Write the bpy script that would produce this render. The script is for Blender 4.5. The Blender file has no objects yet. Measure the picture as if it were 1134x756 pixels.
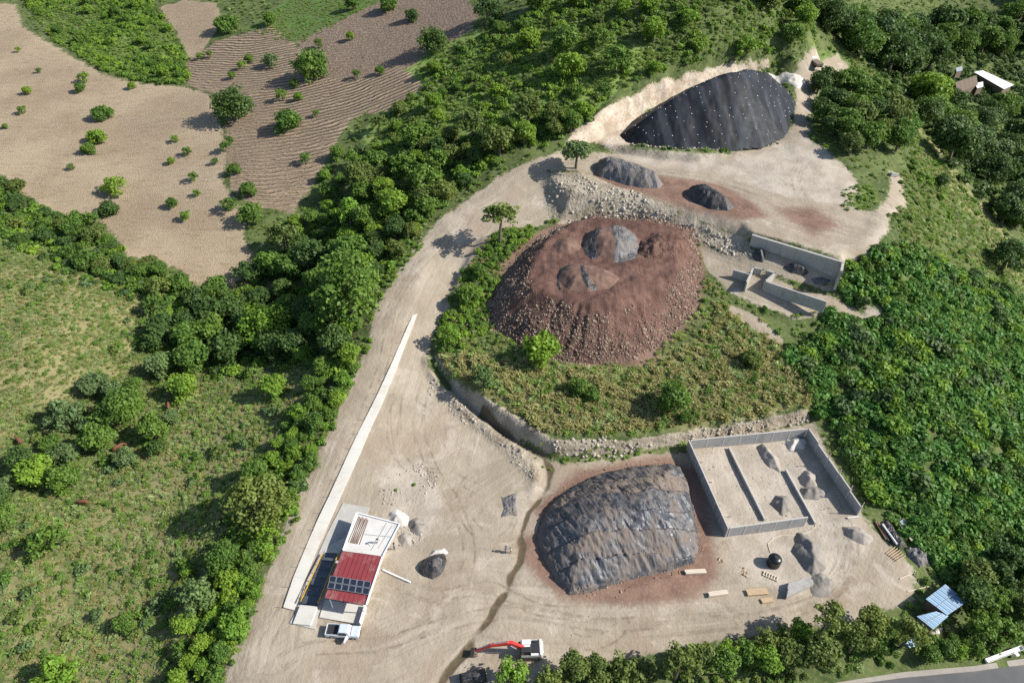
import bpy, bmesh, math, random
import numpy as np
from mathutils import Vector, Matrix
from mathutils.geometry import tessellate_polygon
R = math.radians
rng = np.random.default_rng(7)
random.seed(7)
scene = bpy.context.scene
COL = scene.collection

# ------------------------------------------------------------------ camera
CAM_H, PITCH, FPX, IW, IH = 105.0, R(42.0), 787.0, 1134.0, 756.0
cam_d = bpy.data.cameras.new('camera')
cam_d.sensor_width = 36.0
cam_d.lens = 36.0 * FPX / IW
cam_d.clip_start, cam_d.clip_end = 1.0, 9000.0
cam = bpy.data.objects.new('camera', cam_d); COL.objects.link(cam)
cam.location = (0, 0, CAM_H)
cam.rotation_euler = (R(90) - PITCH, 0, 0)
scene.camera = cam

# ------------------------------------------------------------------ sky, sun, exposure
SUN_EL, SUN_AZ = R(38.0), R(-5.0)          # azimuth measured from +X
world = bpy.data.worlds.new('World'); scene.world = world
world.use_nodes = True
wn = world.node_tree
sky = wn.nodes.new('ShaderNodeTexSky'); sky.sky_type = 'NISHITA'; sky.sun_disc = False
sky.sun_elevation = SUN_EL
sky.sun_rotation = R(90) - SUN_AZ
sky.altitude = 500
bg = wn.nodes['Background']; bg.inputs['Strength'].default_value = 0.10
wn.links.new(sky.outputs[0], bg.inputs['Color'])
sun_d = bpy.data.lights.new('sun', 'SUN'); sun_d.energy = 4.6; sun_d.angle = R(0.53); sun_d.color = (1.0, 0.955, 0.875)
sun = bpy.data.objects.new('sun', sun_d); COL.objects.link(sun)
sdir = Vector((math.cos(SUN_EL) * math.cos(SUN_AZ), math.cos(SUN_EL) * math.sin(SUN_AZ), math.sin(SUN_EL)))
sun.rotation_euler = sdir.to_track_quat('Z', 'Y').to_euler()
sun.location = (200, 0, 250)
scene.view_settings.view_transform = 'Standard'
scene.view_settings.look = 'None'
scene.view_settings.gamma = 1.0
scene.view_settings.exposure = 0.64
scene.render.engine = 'CYCLES'
scene.cycles.max_bounces = 6
scene.cycles.diffuse_bounces = 3
scene.cycles.transparent_max_bounces = 16
scene.cycles.use_denoising = False

# ------------------------------------------------------------------ geometry of the place
CP, SP = math.cos(PITCH), math.sin(PITCH)
def ray(px, py):
    px = np.asarray(px, float); py = np.asarray(py, float)
    u = (px - IW / 2) / FPX; v = (IH / 2 - py) / FPX
    return np.stack([u, CP + v * SP, -SP + v * CP], -1)
def W(px, py, z):
    """point of height z seen in the direction px, py"""
    d = ray(px, py); t = (np.asarray(z, float) - CAM_H) / d[..., 2]
    return np.stack([d[..., 0] * t, d[..., 1] * t, np.broadcast_to(z, t.shape).astype(float)], -1)
def tps_fit(P):
    P = np.asarray(P, float); n = len(P)
    X = P[:, :2] / 100.0
    r2 = ((X[:, None] - X[None]) ** 2).sum(-1)
    K = 0.5 * r2 * np.log(r2 + 1e-9) + np.eye(n) * 2e-3
    A = np.zeros((n + 3, n + 3)); A[:n, :n] = K; A[:n, n] = 1; A[:n, n + 1:] = X
    A[n:, :n] = A[:n, n:].T
    s = np.linalg.solve(A, np.r_[P[:, 2], 0, 0, 0])
    def f(x, y):
        q = np.stack([x, y], -1) / 100.0
        out = np.empty(len(q))
        for i in range(0, len(q), 40000):
            c = q[i:i + 40000]
            r2 = ((c[:, None] - X[None]) ** 2).sum(-1)
            out[i:i + 40000] = (0.5 * r2 * np.log(r2 + 1e-9)) @ s[:n] + s[n] + c @ s[n + 1:]
        return out
    return f
def sd_poly(x, y, poly, attr=None):
    """signed distance to a world polygon, positive inside; attr interpolated along the nearest edge"""
    poly = np.asarray(poly, float)
    x = np.asarray(x, float); y = np.asarray(y, float)
    best = np.full(x.shape, 1e18); inside = np.zeros(x.shape, bool); av = np.zeros(x.shape)
    n = len(poly)
    for i in range(n):
        ax, ay = poly[i][:2]; bx, by = poly[(i + 1) % n][:2]
        dx, dy = bx - ax, by - ay; L = dx * dx + dy * dy + 1e-12
        t = np.clip(((x - ax) * dx + (y - ay) * dy) / L, 0, 1)
        d = (x - ax - t * dx) ** 2 + (y - ay - t * dy) ** 2
        m = d < best; best = np.where(m, d, best)
        if attr is not None:
            av = np.where(m, attr[i] * (1 - t) + attr[(i + 1) % n] * t, av)
        c = ((ay > y) != (by > y)) & (x < (bx - ax) * (y - ay) / (by - ay + 1e-15) + ax)
        inside ^= c
    d = np.sqrt(best)
    sd = np.where(inside, d, -d)
    return (sd, av) if attr is not None else sd
def line_dist(x, y, pts):
    """distance to a polyline, side sign and arc position"""
    best = np.full(x.shape, 1e18); sgn = np.ones(x.shape); arc = np.zeros(x.shape); s0 = 0.0
    for a, b in zip(pts[:-1], pts[1:]):
        dx, dy = b[0] - a[0], b[1] - a[1]; L = math.hypot(dx, dy)
        t = np.clip(((x - a[0]) * dx + (y - a[1]) * dy) / (L * L + 1e-9), 0, 1)
        d = (x - a[0] - t * dx) ** 2 + (y - a[1] - t * dy) ** 2
        m = d < best; best = np.where(m, d, best)
        sgn = np.where(m, np.sign(dx * (y - a[1]) - dy * (x - a[0])), sgn)
        arc = np.where(m, s0 + t * L, arc); s0 += L
    return np.sqrt(best), sgn, arc
def smooth(t):
    t = np.clip(t, 0, 1); return t * t * (3 - 2 * t)
def vnoise(x, y, sc, seed=0):
    """value noise in numpy, about -1..1"""
    x = np.asarray(x, float) / sc + seed * 17.31; y = np.asarray(y, float) / sc - seed * 9.77
    xi = np.floor(x).astype(np.int64); yi = np.floor(y).astype(np.int64)
    xf = x - xi; yf = y - yi; xf = xf * xf * (3 - 2 * xf); yf = yf * yf * (3 - 2 * yf)
    def h(i, j):
        n = (i * 374761393 + j * 668265263 + seed * 1442695041) & 0xFFFFFFFF
        n = ((n ^ (n >> 13)) * 1274126177) & 0xFFFFFFFF
        return ((n ^ (n >> 16)) & 0xFFFF) / 32767.5 - 1
    return (h(xi, yi) * (1 - xf) + h(xi + 1, yi) * xf) * (1 - yf) + (h(xi, yi + 1) * (1 - xf) + h(xi + 1, yi + 1) * xf) * yf
def fbm(x, y, sc, seed=0, oct=4):
    o = 0; a = 1; t = 0
    for k in range(oct):
        o = o + a * vnoise(x, y, sc / 2 ** k, seed + k); t += a; a *= .55
    return o / t

BASE = [  # direction in the photograph and height of the ground there
 (600,740,-.5),(450,700,0),(300,740,.0),(700,690,0),(850,690,.1),(560,600,.3),(480,560,.8),(460,480,1.6),(455,420,3.0),(420,520,1.5),(345,655,.2),
 (600,530,.3),(390,575,.6),(780,500,.4),(900,480,.6),(950,570,.3),(850,600,.1),(1000,620,.1),(700,520,.4),(640,520,.4),(560,490,.7),(500,445,1.7),(474,395,3.3),(484,350,4.9),(500,305,7.3),(525,262,10.2),
 (1000,745,-2.4),(1134,732,-2.8),(880,757,-2.2),(300,900,-1),(567,900,-2),(800,900,-3),(1200,800,-3.5),(100,900,-6),(700,748,-1.4),(950,700,-.6),(1050,700,-1.2),
 (270,720,.5),(320,600,1.5),(370,480,3.0),(420,380,5.2),(460,300,8.8),(520,230,12.5),(580,195,15.5),(620,186,16.8),
 (240,715,-.8),(283,590,-.3),(335,470,1.2),(372,405,2.6),(400,335,5),(440,270,8),(505,205,13),
 (200,600,-3),(100,600,-4),(0,600,-3),(0,740,-5),(150,740,-4),(250,430,-5),(320,350,-4.5),(200,390,-6),(110,440,-5.5),(355,390,0),(225,335,-5),
 (50,330,2),(0,280,4),(0,430,-1),(100,280,1),(0,520,-4),(150,520,-4),(50,390,1),
 (230,290,-2),(150,220,2),(270,210,4),(100,130,6),(0,100,8),(0,20,10),(200,60,9),(300,120,9),(330,50,14),(420,20,20),(480,10,24),
 (350,210,4),(340,265,0),(400,220,6),(380,290,1.5),(430,235,8),(450,130,14),(520,160,16),(550,80,23),(600,120,23),(600,30,31),(680,70,30),(700,20,36),(800,40,34),(850,15,36),(900,30,33),
 (575,165,19),(620,150,20.5),
 (960,430,4.2),(1000,500,2),(1050,600,-1),(1100,650,-2.3),(1134,560,-4),(1000,400,5.6),(1080,450,.5),(1134,420,-5),(930,375,7.6),(945,330,9.8),(1000,300,12),(1060,330,4.5),(1134,330,-7),(1010,550,-.4),
 (990,240,16.5),(1040,260,10),(1100,250,-1),(1134,200,-9),(950,150,19.5),(1000,130,15),(1050,160,3),(1100,120,-7),(1134,60,-7),(900,100,20),(905,70,22),(945,70,19),(1000,60,4),(1000,15,8),(1134,0,4),(1060,15,0),
 (890,140,19.2),(940,215,17),(960,280,16),(980,262,16.5),(830,290,12.6),(780,275,12.4),(700,250,11.6),(620,240,11.6),(605,215,13.5),(930,310,12.3),(870,320,10.8),(800,310,10.2),
]
_bw = [tuple(W(a, b, c)) for a, b, c in BASE]
_bw += [(-260, 40, -4), (-260, 180, 4), (-260, 330, 16), (-80, 400, 32), (60, 420, 40), (280, 420, 12), (300, 250, 0), (300, 80, -8), (200, 30, -5), (-200, 20, -7), (0, 0, -3)]
f_base = tps_fit(_bw)
def plateau(edge, own):
    e = [tuple(W(a, b, c)) for a, b, c, w in edge]
    return e, [w for *_, w in edge], tps_fit([tuple(W(*o)) for o in own])
PLATS = [
 plateau([(530,258,10.4,3),(505,303,7.0,2),(489,348,4.7,1.6),(479,392,3.2,1.4),(481,408,2.8,1.4),(497,430,2.0,1.6),(520,452,1.4,2),(560,482,.8,2),(590,498,.5,1.9),(612,510,.4,1.7),(640,510,.4,1.7),(700,504,.4,1.6),(760,494,.4,1.6),(830,480,.5,1.5),(890,467,.7,1.5),(912,452,1.5,3),(960,425,4.4,9),(955,360,8.4,9),(930,310,12.3,5),(840,292,12.4,5),(770,266,12.3,4),(700,250,11.6,4),(620,243,11.6,4)],
         [(484,385,4.4),(502,420,4.6),(530,436,4.9),(570,456,4.3),(610,482,3.9),(680,486,3.6),(760,476,3.8),(890,455,4.0),(494,350,5.6),(508,310,7.8),(532,262,10.8),
          (560,420,6.2),(650,440,5.4),(750,430,5.8),(850,425,5.6),(600,395,6.4),(700,385,7),(800,370,8),(860,365,8.2),(780,300,11),(700,260,11.8),(620,250,11.8),(560,290,9.6),(830,300,11.6),(890,335,9.8),(930,400,6.4),(940,340,9.6),(880,318,11)]),
 plateau([(596,200,15.6,4),(606,222,13,5),(618,243,11.8,7),(700,250,11.8,7),(770,264,12.4,6.5),(815,272,13.4,5),(834.5,260,16.9,.9),(934,290,16.9,.9),(950,296,14,6),(985,262,16,6),(990,240,16.5,8),(955,190,18,9),(900,165,18.8,8),(880,110,20,8),(800,130,19,5),(690,140,18,5),(630,165,17.2,4),(605,178,16.5,5)],
         [(610,190,16.6),(650,190,17),(700,210,17),(830,260,17),(930,285,16.6),(975,262,16.6),(985,240,16.8),(900,190,18.2),(760,180,17.3),(680,170,17.1),(890,140,19),(780,140,18),(690,140,17.8)]),
 plateau([(655,163,17.1,1.5),(690,170,17.2,1.2),(730,177,17.3,1.2),(775,181,17.4,1.4),(810,180,17.6,5),(860,165,18.5,9),(890,140,19.2,9),(892,90,21.5,8),(860,70,24,8),(780,90,22,8),(700,120,20,6),(660,145,18.5,4)],
         [(665,158,18.4),(730,168,18.9),(800,172,19),(870,150,19.4),(885,100,21.3),(800,120,20),(700,140,19.2)]),
 plateau([(600,172,17,3),(628,163,17.2,2.5),(655,150,18.3,2.5),(690,128,19.5,3),(720,112,20.5,4),(780,92,22,5),(840,80,22.5,6),(875,70,23,8),(900,56,24,12),(930,46,24,16),(940,0,32,20),(860,-40,40,30),(700,-40,42,30),(560,10,30,25),(540,120,20,20),(570,165,18.5,6)],
         [(600,162,19.3),(640,141,21),(680,116,24),(720,95,26.2),(800,72,28),(850,64,26),(885,56,24),(920,48,24),(600,120,23),(680,70,30),(550,80,23),(600,30,31),(700,20,36),(800,40,34),(850,15,36),(900,30,31),(580,150,20),(860,-40,42),(700,-40,42)]),
]
DITCH = [W(a, b, .4) for a, b in [(486,418),(505,440),(540,468),(575,492),(602,505),(610,520),(607,538),(597,554),(586,566),(581,580),(576,592),(579,606),(576,622),(567,636),(561,654),(549,668),(542,684),(530,698),(520,716),(504,732),(490,752)]]
BERM = [W(a, b, .8) for a, b in [(472,408),(480,425),(505,450),(545,480),(578,502),(592,520),(590,540)]]
def height(x, y):
    x = np.asarray(x, float); y = np.asarray(y, float); sh = x.shape
    x = x.ravel(); y = y.ravel()
    cx = np.clip(x, -255, 285); cy = np.clip(y, 5, 405)
    z = f_base(cx, cy)
    for e, wd, own in PLATS:
        ea = np.asarray(e)
        lo = ea.min(0) - 1; hi = ea.max(0) + 1
        m = (x > lo[0]) & (x < hi[0]) & (y > lo[1]) & (y < hi[1])
        if not m.any(): continue
        xm, ym = x[m], y[m]
        sd, w = sd_poly(xm, ym, ea[:, :2], wd)
        jag = fbm(xm, ym, 2.6, 5, 3) * .22 * np.minimum(w, 3)
        k = smooth((sd + jag) / w)
        zo = own(xm, ym)
        z[m] = z[m] * (1 - k) + zo * k
    d, s, a = line_dist(x, y, DITCH)
    z -= (.5 - .3 * smooth((a - 22) / 8)) * np.exp(-(d / 0.7) ** 2) * (0.8 + .3 * vnoise(x, y, 3, 2))
    d, s, a = line_dist(x, y, BERM)
    z += .75 * np.exp(-(d / 0.8) ** 2) * (0.7 + .6 * vnoise(x, y, 1.6, 3))
    out = np.maximum(np.maximum(-255 - x, x - 285), np.maximum(y - 405, 5 - y))
    z += smooth(out / 500) * (20 + 25 * fbm(x, y, 420, 11, 3))
    return z.reshape(sh)
def axis(lo, hi, dense0, dense1, d, mid, far):
    a = list(np.arange(dense0, dense1, d))
    v, s = dense1, d
    while v < hi: a.append(v); s = min(s * 1.06, mid); v += s
    while v < far: a.append(v); s *= 1.18; v += s
    a.append(far)
    b = []; v, s = dense0 - d, d
    while v > lo: b.append(v); s = min(s * 1.06, mid); v -= s
    while v > -far: b.append(v); s *= 1.18; v -= s
    b.append(-far)
    return np.array(b[::-1] + a)
GX = axis(-235, 265, -72, 108, .55, 1.3, 3500)
GY = axis(20, 390, 43, 190, .55, 1.3, 3500)
_gx, _gy = np.meshgrid(GX, GY)
GZ = height(_gx, _gy)
SITE_NOISE = fbm(_gx, _gy, 3.0, 21, 3) * .10 + fbm(_gx, _gy, 14.0, 31, 2) * .22
GZ = GZ + SITE_NOISE
def ground(x, y):
    x = np.asarray(x, float); y = np.asarray(y, float)
    i = np.clip(np.searchsorted(GX, x) - 1, 0, len(GX) - 2); j = np.clip(np.searchsorted(GY, y) - 1, 0, len(GY) - 2)
    a = np.clip((x - GX[i]) / (GX[i + 1] - GX[i]), 0, 1); b = np.clip((y - GY[j]) / (GY[j + 1] - GY[j]), 0, 1)
    return (GZ[j, i] * (1 - a) + GZ[j, i + 1] * a) * (1 - b) + (GZ[j + 1, i] * (1 - a) + GZ[j + 1, i + 1] * a) * b
def G(px, py, dz=0.0):
    """where the line of sight through px, py meets the ground (raised by dz); vectorised"""
    px, py, dz = np.broadcast_arrays(np.asarray(px, float), np.asarray(py, float), np.asarray(dz, float))
    sh = px.shape; d = ray(px.ravel(), py.ravel()); dz = dz.ravel()
    n = len(d); lo = np.full(n, 40.0); hi = np.full(n, 900.0); done = np.zeros(n, bool)
    for t in np.arange(42, 720, 1.5):
        p = d * t
        below = (CAM_H + p[:, 2] <= ground(p[:, 0], p[:, 1]) + dz) & ~done
        hi[below] = t; lo[below] = t - 1.5; done |= below
        if done.all(): break
    for _ in range(12):
        m = (lo + hi) / 2; p = d * m[:, None]
        b = CAM_H + p[:, 2] <= ground(p[:, 0], p[:, 1]) + dz
        hi = np.where(b, m, hi); lo = np.where(b, lo, m)
    p = d * hi[:, None]
    return np.stack([p[:, 0], p[:, 1], ground(p[:, 0], p[:, 1])], -1).reshape(sh + (3,))
def Gp(pts): return G([p[0] for p in pts], [p[1] for p in pts])
def g1(px, py, dz=0.0): return Vector(G(px, py, dz).tolist())
def gz(x, y): return float(ground(np.array([x]), np.array([y]))[0])

# ------------------------------------------------------------------ node helpers
class NT:
    def __init__(s, name):
        s.m = bpy.data.materials.new(name); s.m.use_nodes = True; s.t = s.m.node_tree
        s.t.nodes.clear()
        s.out = s.n('ShaderNodeOutputMaterial')
    def n(s, k, **kw):
        o = s.t.nodes.new(k)
        for a, b in kw.items(): setattr(o, a, b)
        return o
    def l(s, a, b): s.t.links.new(a, b)
    def set(s, sock, v):
        if hasattr(v, 'is_output'): s.l(v, sock)
        elif isinstance(v, (tuple, list)) and len(v) == 3 and sock.type == 'RGBA': sock.default_value = (*v, 1)
        else: sock.default_value = v
    def math(s, op, a, b=0.0, c=0.0, clamp=False):
        o = s.n('ShaderNodeMath', operation=op, use_clamp=clamp)
        s.set(o.inputs[0], a); s.set(o.inputs[1], b); s.set(o.inputs[2], c)
        return o.outputs[0]
    def mix(s, f, a, b, mode='MIX'):
        o = s.n('ShaderNodeMix', data_type='RGBA', blend_type=mode)
        s.set(o.inputs[0], f); s.set(o.inputs[6], a); s.set(o.inputs[7], b)
        return o.outputs[2]
    def noise(s, vec, scale, detail=3, rough=.55, dist=0.0, col=False):
        o = s.n('ShaderNodeTexNoise')
        if vec is not None: s.l(vec, o.inputs['Vector'])
        o.inputs['Scale'].default_value = scale; o.inputs['Detail'].default_value = detail
        o.inputs['Roughness'].default_value = rough; o.inputs['Distortion'].default_value = dist
        return o.outputs[1 if col else 0]
    def vor(s, vec, scale, feature='F1', out=0):
        o = s.n('ShaderNodeTexVoronoi', feature=feature)
        if vec is not None: s.l(vec, o.inputs['Vector'])
        o.inputs['Scale'].default_value = scale
        return o.outputs[out]
    def ramp(s, f, *stops):
        o = s.n('ShaderNodeValToRGB'); s.set(o.inputs[0], f)
        e = o.color_ramp.elements
        while len(e) < len(stops): e.new(.5)
        for k, (p, c) in zip(e, stops):
            k.position = p; k.color = (*c, 1) if isinstance(c, (tuple, list)) else (c, c, c, 1)
        return o.outputs[0]
    def step(s, f, a, b):
        o = s.n('ShaderNodeMapRange', interpolation_type='SMOOTHSTEP')
        s.set(o.inputs[0], f); o.inputs[1].default_value = a; o.inputs[2].default_value = b
        return o.outputs[0]
    def attr(s, name, kind='GEOMETRY'):
        o = s.n('ShaderNodeAttribute', attribute_type=kind); o.attribute_name = name
        return o
    def pos(s): return s.n('ShaderNodeNewGeometry').outputs['Position']
    def obj(s): return s.n('ShaderNodeTexCoord').outputs['Object']
    def rnd(s): return s.n('ShaderNodeObjectInfo').outputs['Random']
    def scale(s, v, k):
        o = s.n('ShaderNodeVectorMath', operation='MULTIPLY'); s.l(v, o.inputs[0]); o.inputs[1].default_value = k
        return o.outputs[0]
    def bump(s, h, strength=.5, dist=.1, nrm=None):
        o = s.n('ShaderNodeBump'); s.l(h, o.inputs['Height'])
        o.inputs['Strength'].default_value = strength; o.inputs['Distance'].default_value = dist
        if nrm is not None: s.l(nrm, o.inputs['Normal'])
        return o.outputs[0]
    def bsdf(s, col, rough=.9, nrm=None, metal=0.0, spec=.3, **kw):
        o = s.n('ShaderNodeBsdfPrincipled')
        s.set(o.inputs['Base Color'], col); s.set(o.inputs['Roughness'], rough); s.set(o.inputs['Metallic'], metal)
        s.set(o.inputs['Specular IOR Level'], spec)
        for a, b in kw.items(): s.set(o.inputs[a], b)
        if nrm is not None: s.l(nrm, o.inputs['Normal'])
        s.l(o.outputs[0], s.out.inputs['Surface'])
        return s.m
def plain(name, col, rough=.7, metal=0.0, spec=.4, var=.12, sc=3.0, dirt=None, dirt_amt=.35, bump=0.0):
    t = NT(name); p = t.obj()
    n = t.noise(p, sc, 5, .6)
    c = t.mix(t.math('MULTIPLY', n, 1.0), tuple(v * (1 - var * 1.6) for v in col), tuple(min(1, v * (1 + var)) for v in col))
    if dirt is not None:
        c = t.mix(t.math('MULTIPLY', t.step(t.noise(p, sc * .55, 6, .65), .5, .68), dirt_amt), c, dirt)
    nr = t.bump(t.noise(p, sc * 6, 4), .5, bump) if bump else None
    return t.bsdf(c, rough, nr, metal, spec)

# ------------------------------------------------------------------ object helpers
def tag(o, label=None, cat=None, group=None, kind=None):
    if label: o['label'] = label
    if cat: o['category'] = cat
    if group: o['group'] = group
    if kind: o['kind'] = kind
    return o
def link(name, me, mat=None, parent=None, smooth_=False):
    o = bpy.data.objects.new(name, me); COL.objects.link(o)
    if mat is not None and len(me.materials) == 0: me.materials.append(mat)
    if parent is not None: o.parent = parent
    if smooth_: me.polygons.foreach_set('use_smooth', [True] * len(me.polygons))
    return o
def empty(name, loc, rz=0.0, label=None, cat=None, group=None):
    o = bpy.data.objects.new(name, None); COL.objects.link(o)
    o.location = loc; o.rotation_euler = (0, 0, rz); o.empty_display_size = .3
    return tag(o, label, cat, group)
def mesh_np(name, V, F):
    """F: (n,4) or (n,3) int array, or list of lists"""
    me = bpy.data.meshes.new(name)
    V = np.asarray(V, np.float32)
    if isinstance(F, np.ndarray):
        k = F.shape[1]; me.vertices.add(len(V)); me.vertices.foreach_set('co', V.ravel())
        me.loops.add(F.size); me.loops.foreach_set('vertex_index', F.astype(np.int32).ravel())
        me.polygons.add(len(F)); me.polygons.foreach_set('loop_start', np.arange(0, F.size, k, dtype=np.int32))
        me.polygons.foreach_set('loop_total', np.full(len(F), k, np.int32))
        me.update(calc_edges=True); me.validate()
    else:
        me.from_pydata(V.tolist(), [], F); me.update()
    return me
def fattr(me, name, vals):
    a = me.attributes.new(name, 'FLOAT', 'POINT'); a.data.foreach_set('value', np.asarray(vals, np.float32).ravel())
class MB:
    """collects simple shapes into one mesh"""
    def __init__(s): s.V = []; s.F = []
    def add(s, V, F):
        k = len(s.V); s.V += [tuple(v) for v in V]; s.F += [[i + k for i in f] for f in F]; return s
    def box(s, x0, x1, y0, y1, z0, z1, M=None, top=(1, 1), off=(0, 0)):
        cx, cy = (x0 + x1) / 2, (y0 + y1) / 2
        def tp(x, y): return (cx + (x - cx) * top[0] + off[0], cy + (y - cy) * top[1] + off[1], z1)
        V = [(x0, y0, z0), (x1, y0, z0), (x1, y1, z0), (x0, y1, z0), tp(x0, y0), tp(x1, y0), tp(x1, y1), tp(x0, y1)]
        if M is not None: V = [M @ Vector(v) for v in V]
        return s.add(V, [[3, 2, 1, 0], [4, 5, 6, 7], [0, 1, 5, 4], [1, 2, 6, 5], [2, 3, 7, 6], [3, 0, 4, 7]])
    def prism(s, poly, z0, z1):
        n = len(poly)
        a = sum(poly[i][0] * poly[(i + 1) % n][1] - poly[(i + 1) % n][0] * poly[i][1] for i in range(n))
        if a < 0: poly = poly[::-1]
        def zz(z, i): return z[i] if isinstance(z, (list, tuple)) else z
        V = [(p[0], p[1], zz(z0, i)) for i, p in enumerate(poly)] + [(p[0], p[1], zz(z1, i)) for i, p in enumerate(poly)]
        return s.add(V, [list(range(n))[::-1], [n + i for i in range(n)]] + [[i, (i + 1) % n, n + (i + 1) % n, n + i] for i in range(n)])
    def profile(s, pts, x0, x1):
        """polygon in the y-z plane extruded along x"""
        n = len(pts)
        V = [(x0, p[0], p[1]) for p in pts] + [(x1, p[0], p[1]) for p in pts]
        return s.add(V, [list(range(n)), [n + i for i in range(n)][::-1]] + [[(i + 1) % n, i, n + i, n + (i + 1) % n] for i in range(n)])
    def profile_y(s, pts, y0, y1):
        """polygon in the x-z plane extruded along y"""
        n = len(pts)
        V = [(p[0], y0, p[1]) for p in pts] + [(p[0], y1, p[1]) for p in pts]
        return s.add(V, [list(range(n)), [n + i for i in range(n)][::-1]] + [[(i + 1) % n, i, n + i, n + (i + 1) % n] for i in range(n)])
    def tube(s, pts, r, n=8):
        pts = [Vector(p) for p in pts]
        rs = r if isinstance(r, (list, tuple)) else [r] * len(pts)
        k0 = len(s.V); prev = None
        for i, p in enumerate(pts):
            d = (pts[min(i + 1, len(pts) - 1)] - pts[max(i - 1, 0)]).normalized()
            if prev is None: a = d.orthogonal().normalized()
            else: a = (prev - d * prev.dot(d)).normalized()
            prev = a; b = d.cross(a)
            for j in range(n):
                t = 2 * math.pi * j / n
                s.V.append(tuple(p + (a * math.cos(t) + b * math.sin(t)) * rs[i]))
        for i in range(len(pts) - 1):
            for j in range(n):
                s.F.append([k0 + i * n + j, k0 + i * n + (j + 1) % n, k0 + (i + 1) * n + (j + 1) % n, k0 + (i + 1) * n + j])
        s.F.append([k0 + j for j in range(n)][::-1]); s.F.append([k0 + (len(pts) - 1) * n + j for j in range(n)])
        return s
    def lathe(s, prof, n=24):
        k0 = len(s.V)
        for r, z in prof:
            for j in range(n):
                t = 2 * math.pi * j / n; s.V.append((r * math.cos(t), r * math.sin(t), z))
        for i in range(len(prof) - 1):
            for j in range(n):
                s.F.append([k0 + i * n + j, k0 + i * n + (j + 1) % n, k0 + (i + 1) * n + (j + 1) % n, k0 + (i + 1) * n + j])
        s.F.append([k0 + j for j in range(n)][::-1]); s.F.append([k0 + (len(prof) - 1) * n + j for j in range(n)])
        return s
    def beam(s, a, b, w, h):
        a, b = Vector(a), Vector(b); d = (b - a); L = d.length; d.normalize()
        side = Vector((0, 0, 1)).cross(d)
        if side.length < 1e-4: side = Vector((1, 0, 0))
        side.normalize(); up = d.cross(side)
        V = [q + side * sx * w / 2 + up * sz * h / 2 for q in (a, b) for sx, sz in ((-1, -1), (1, -1), (1, 1), (-1, 1))]
        return s.add(V, [[3, 2, 1, 0], [4, 5, 6, 7], [0, 1, 5, 4], [1, 2, 6, 5], [2, 3, 7, 6], [3, 0, 4, 7]])
    def mesh(s, name='mesh', bevel=0.0, fix=True):
        me = bpy.data.meshes.new(name); me.from_pydata(s.V, [], s.F); me.update()
        if fix or bevel:
            bm = bmesh.new(); bm.from_mesh(me); bmesh.ops.recalc_face_normals(bm, faces=bm.faces)
            if bevel: bmesh.ops.bevel(bm, geom=[e for e in bm.edges if e.calc_face_angle(0) > .5], offset=bevel, segments=2, affect='EDGES', profile=.5)
            bm.to_mesh(me); bm.free()
        return me
    def build(s, name, mat, parent=None, bevel=0.0, smooth_=False):
        return link(name, s.mesh(name, bevel), mat, parent, smooth_)
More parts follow.
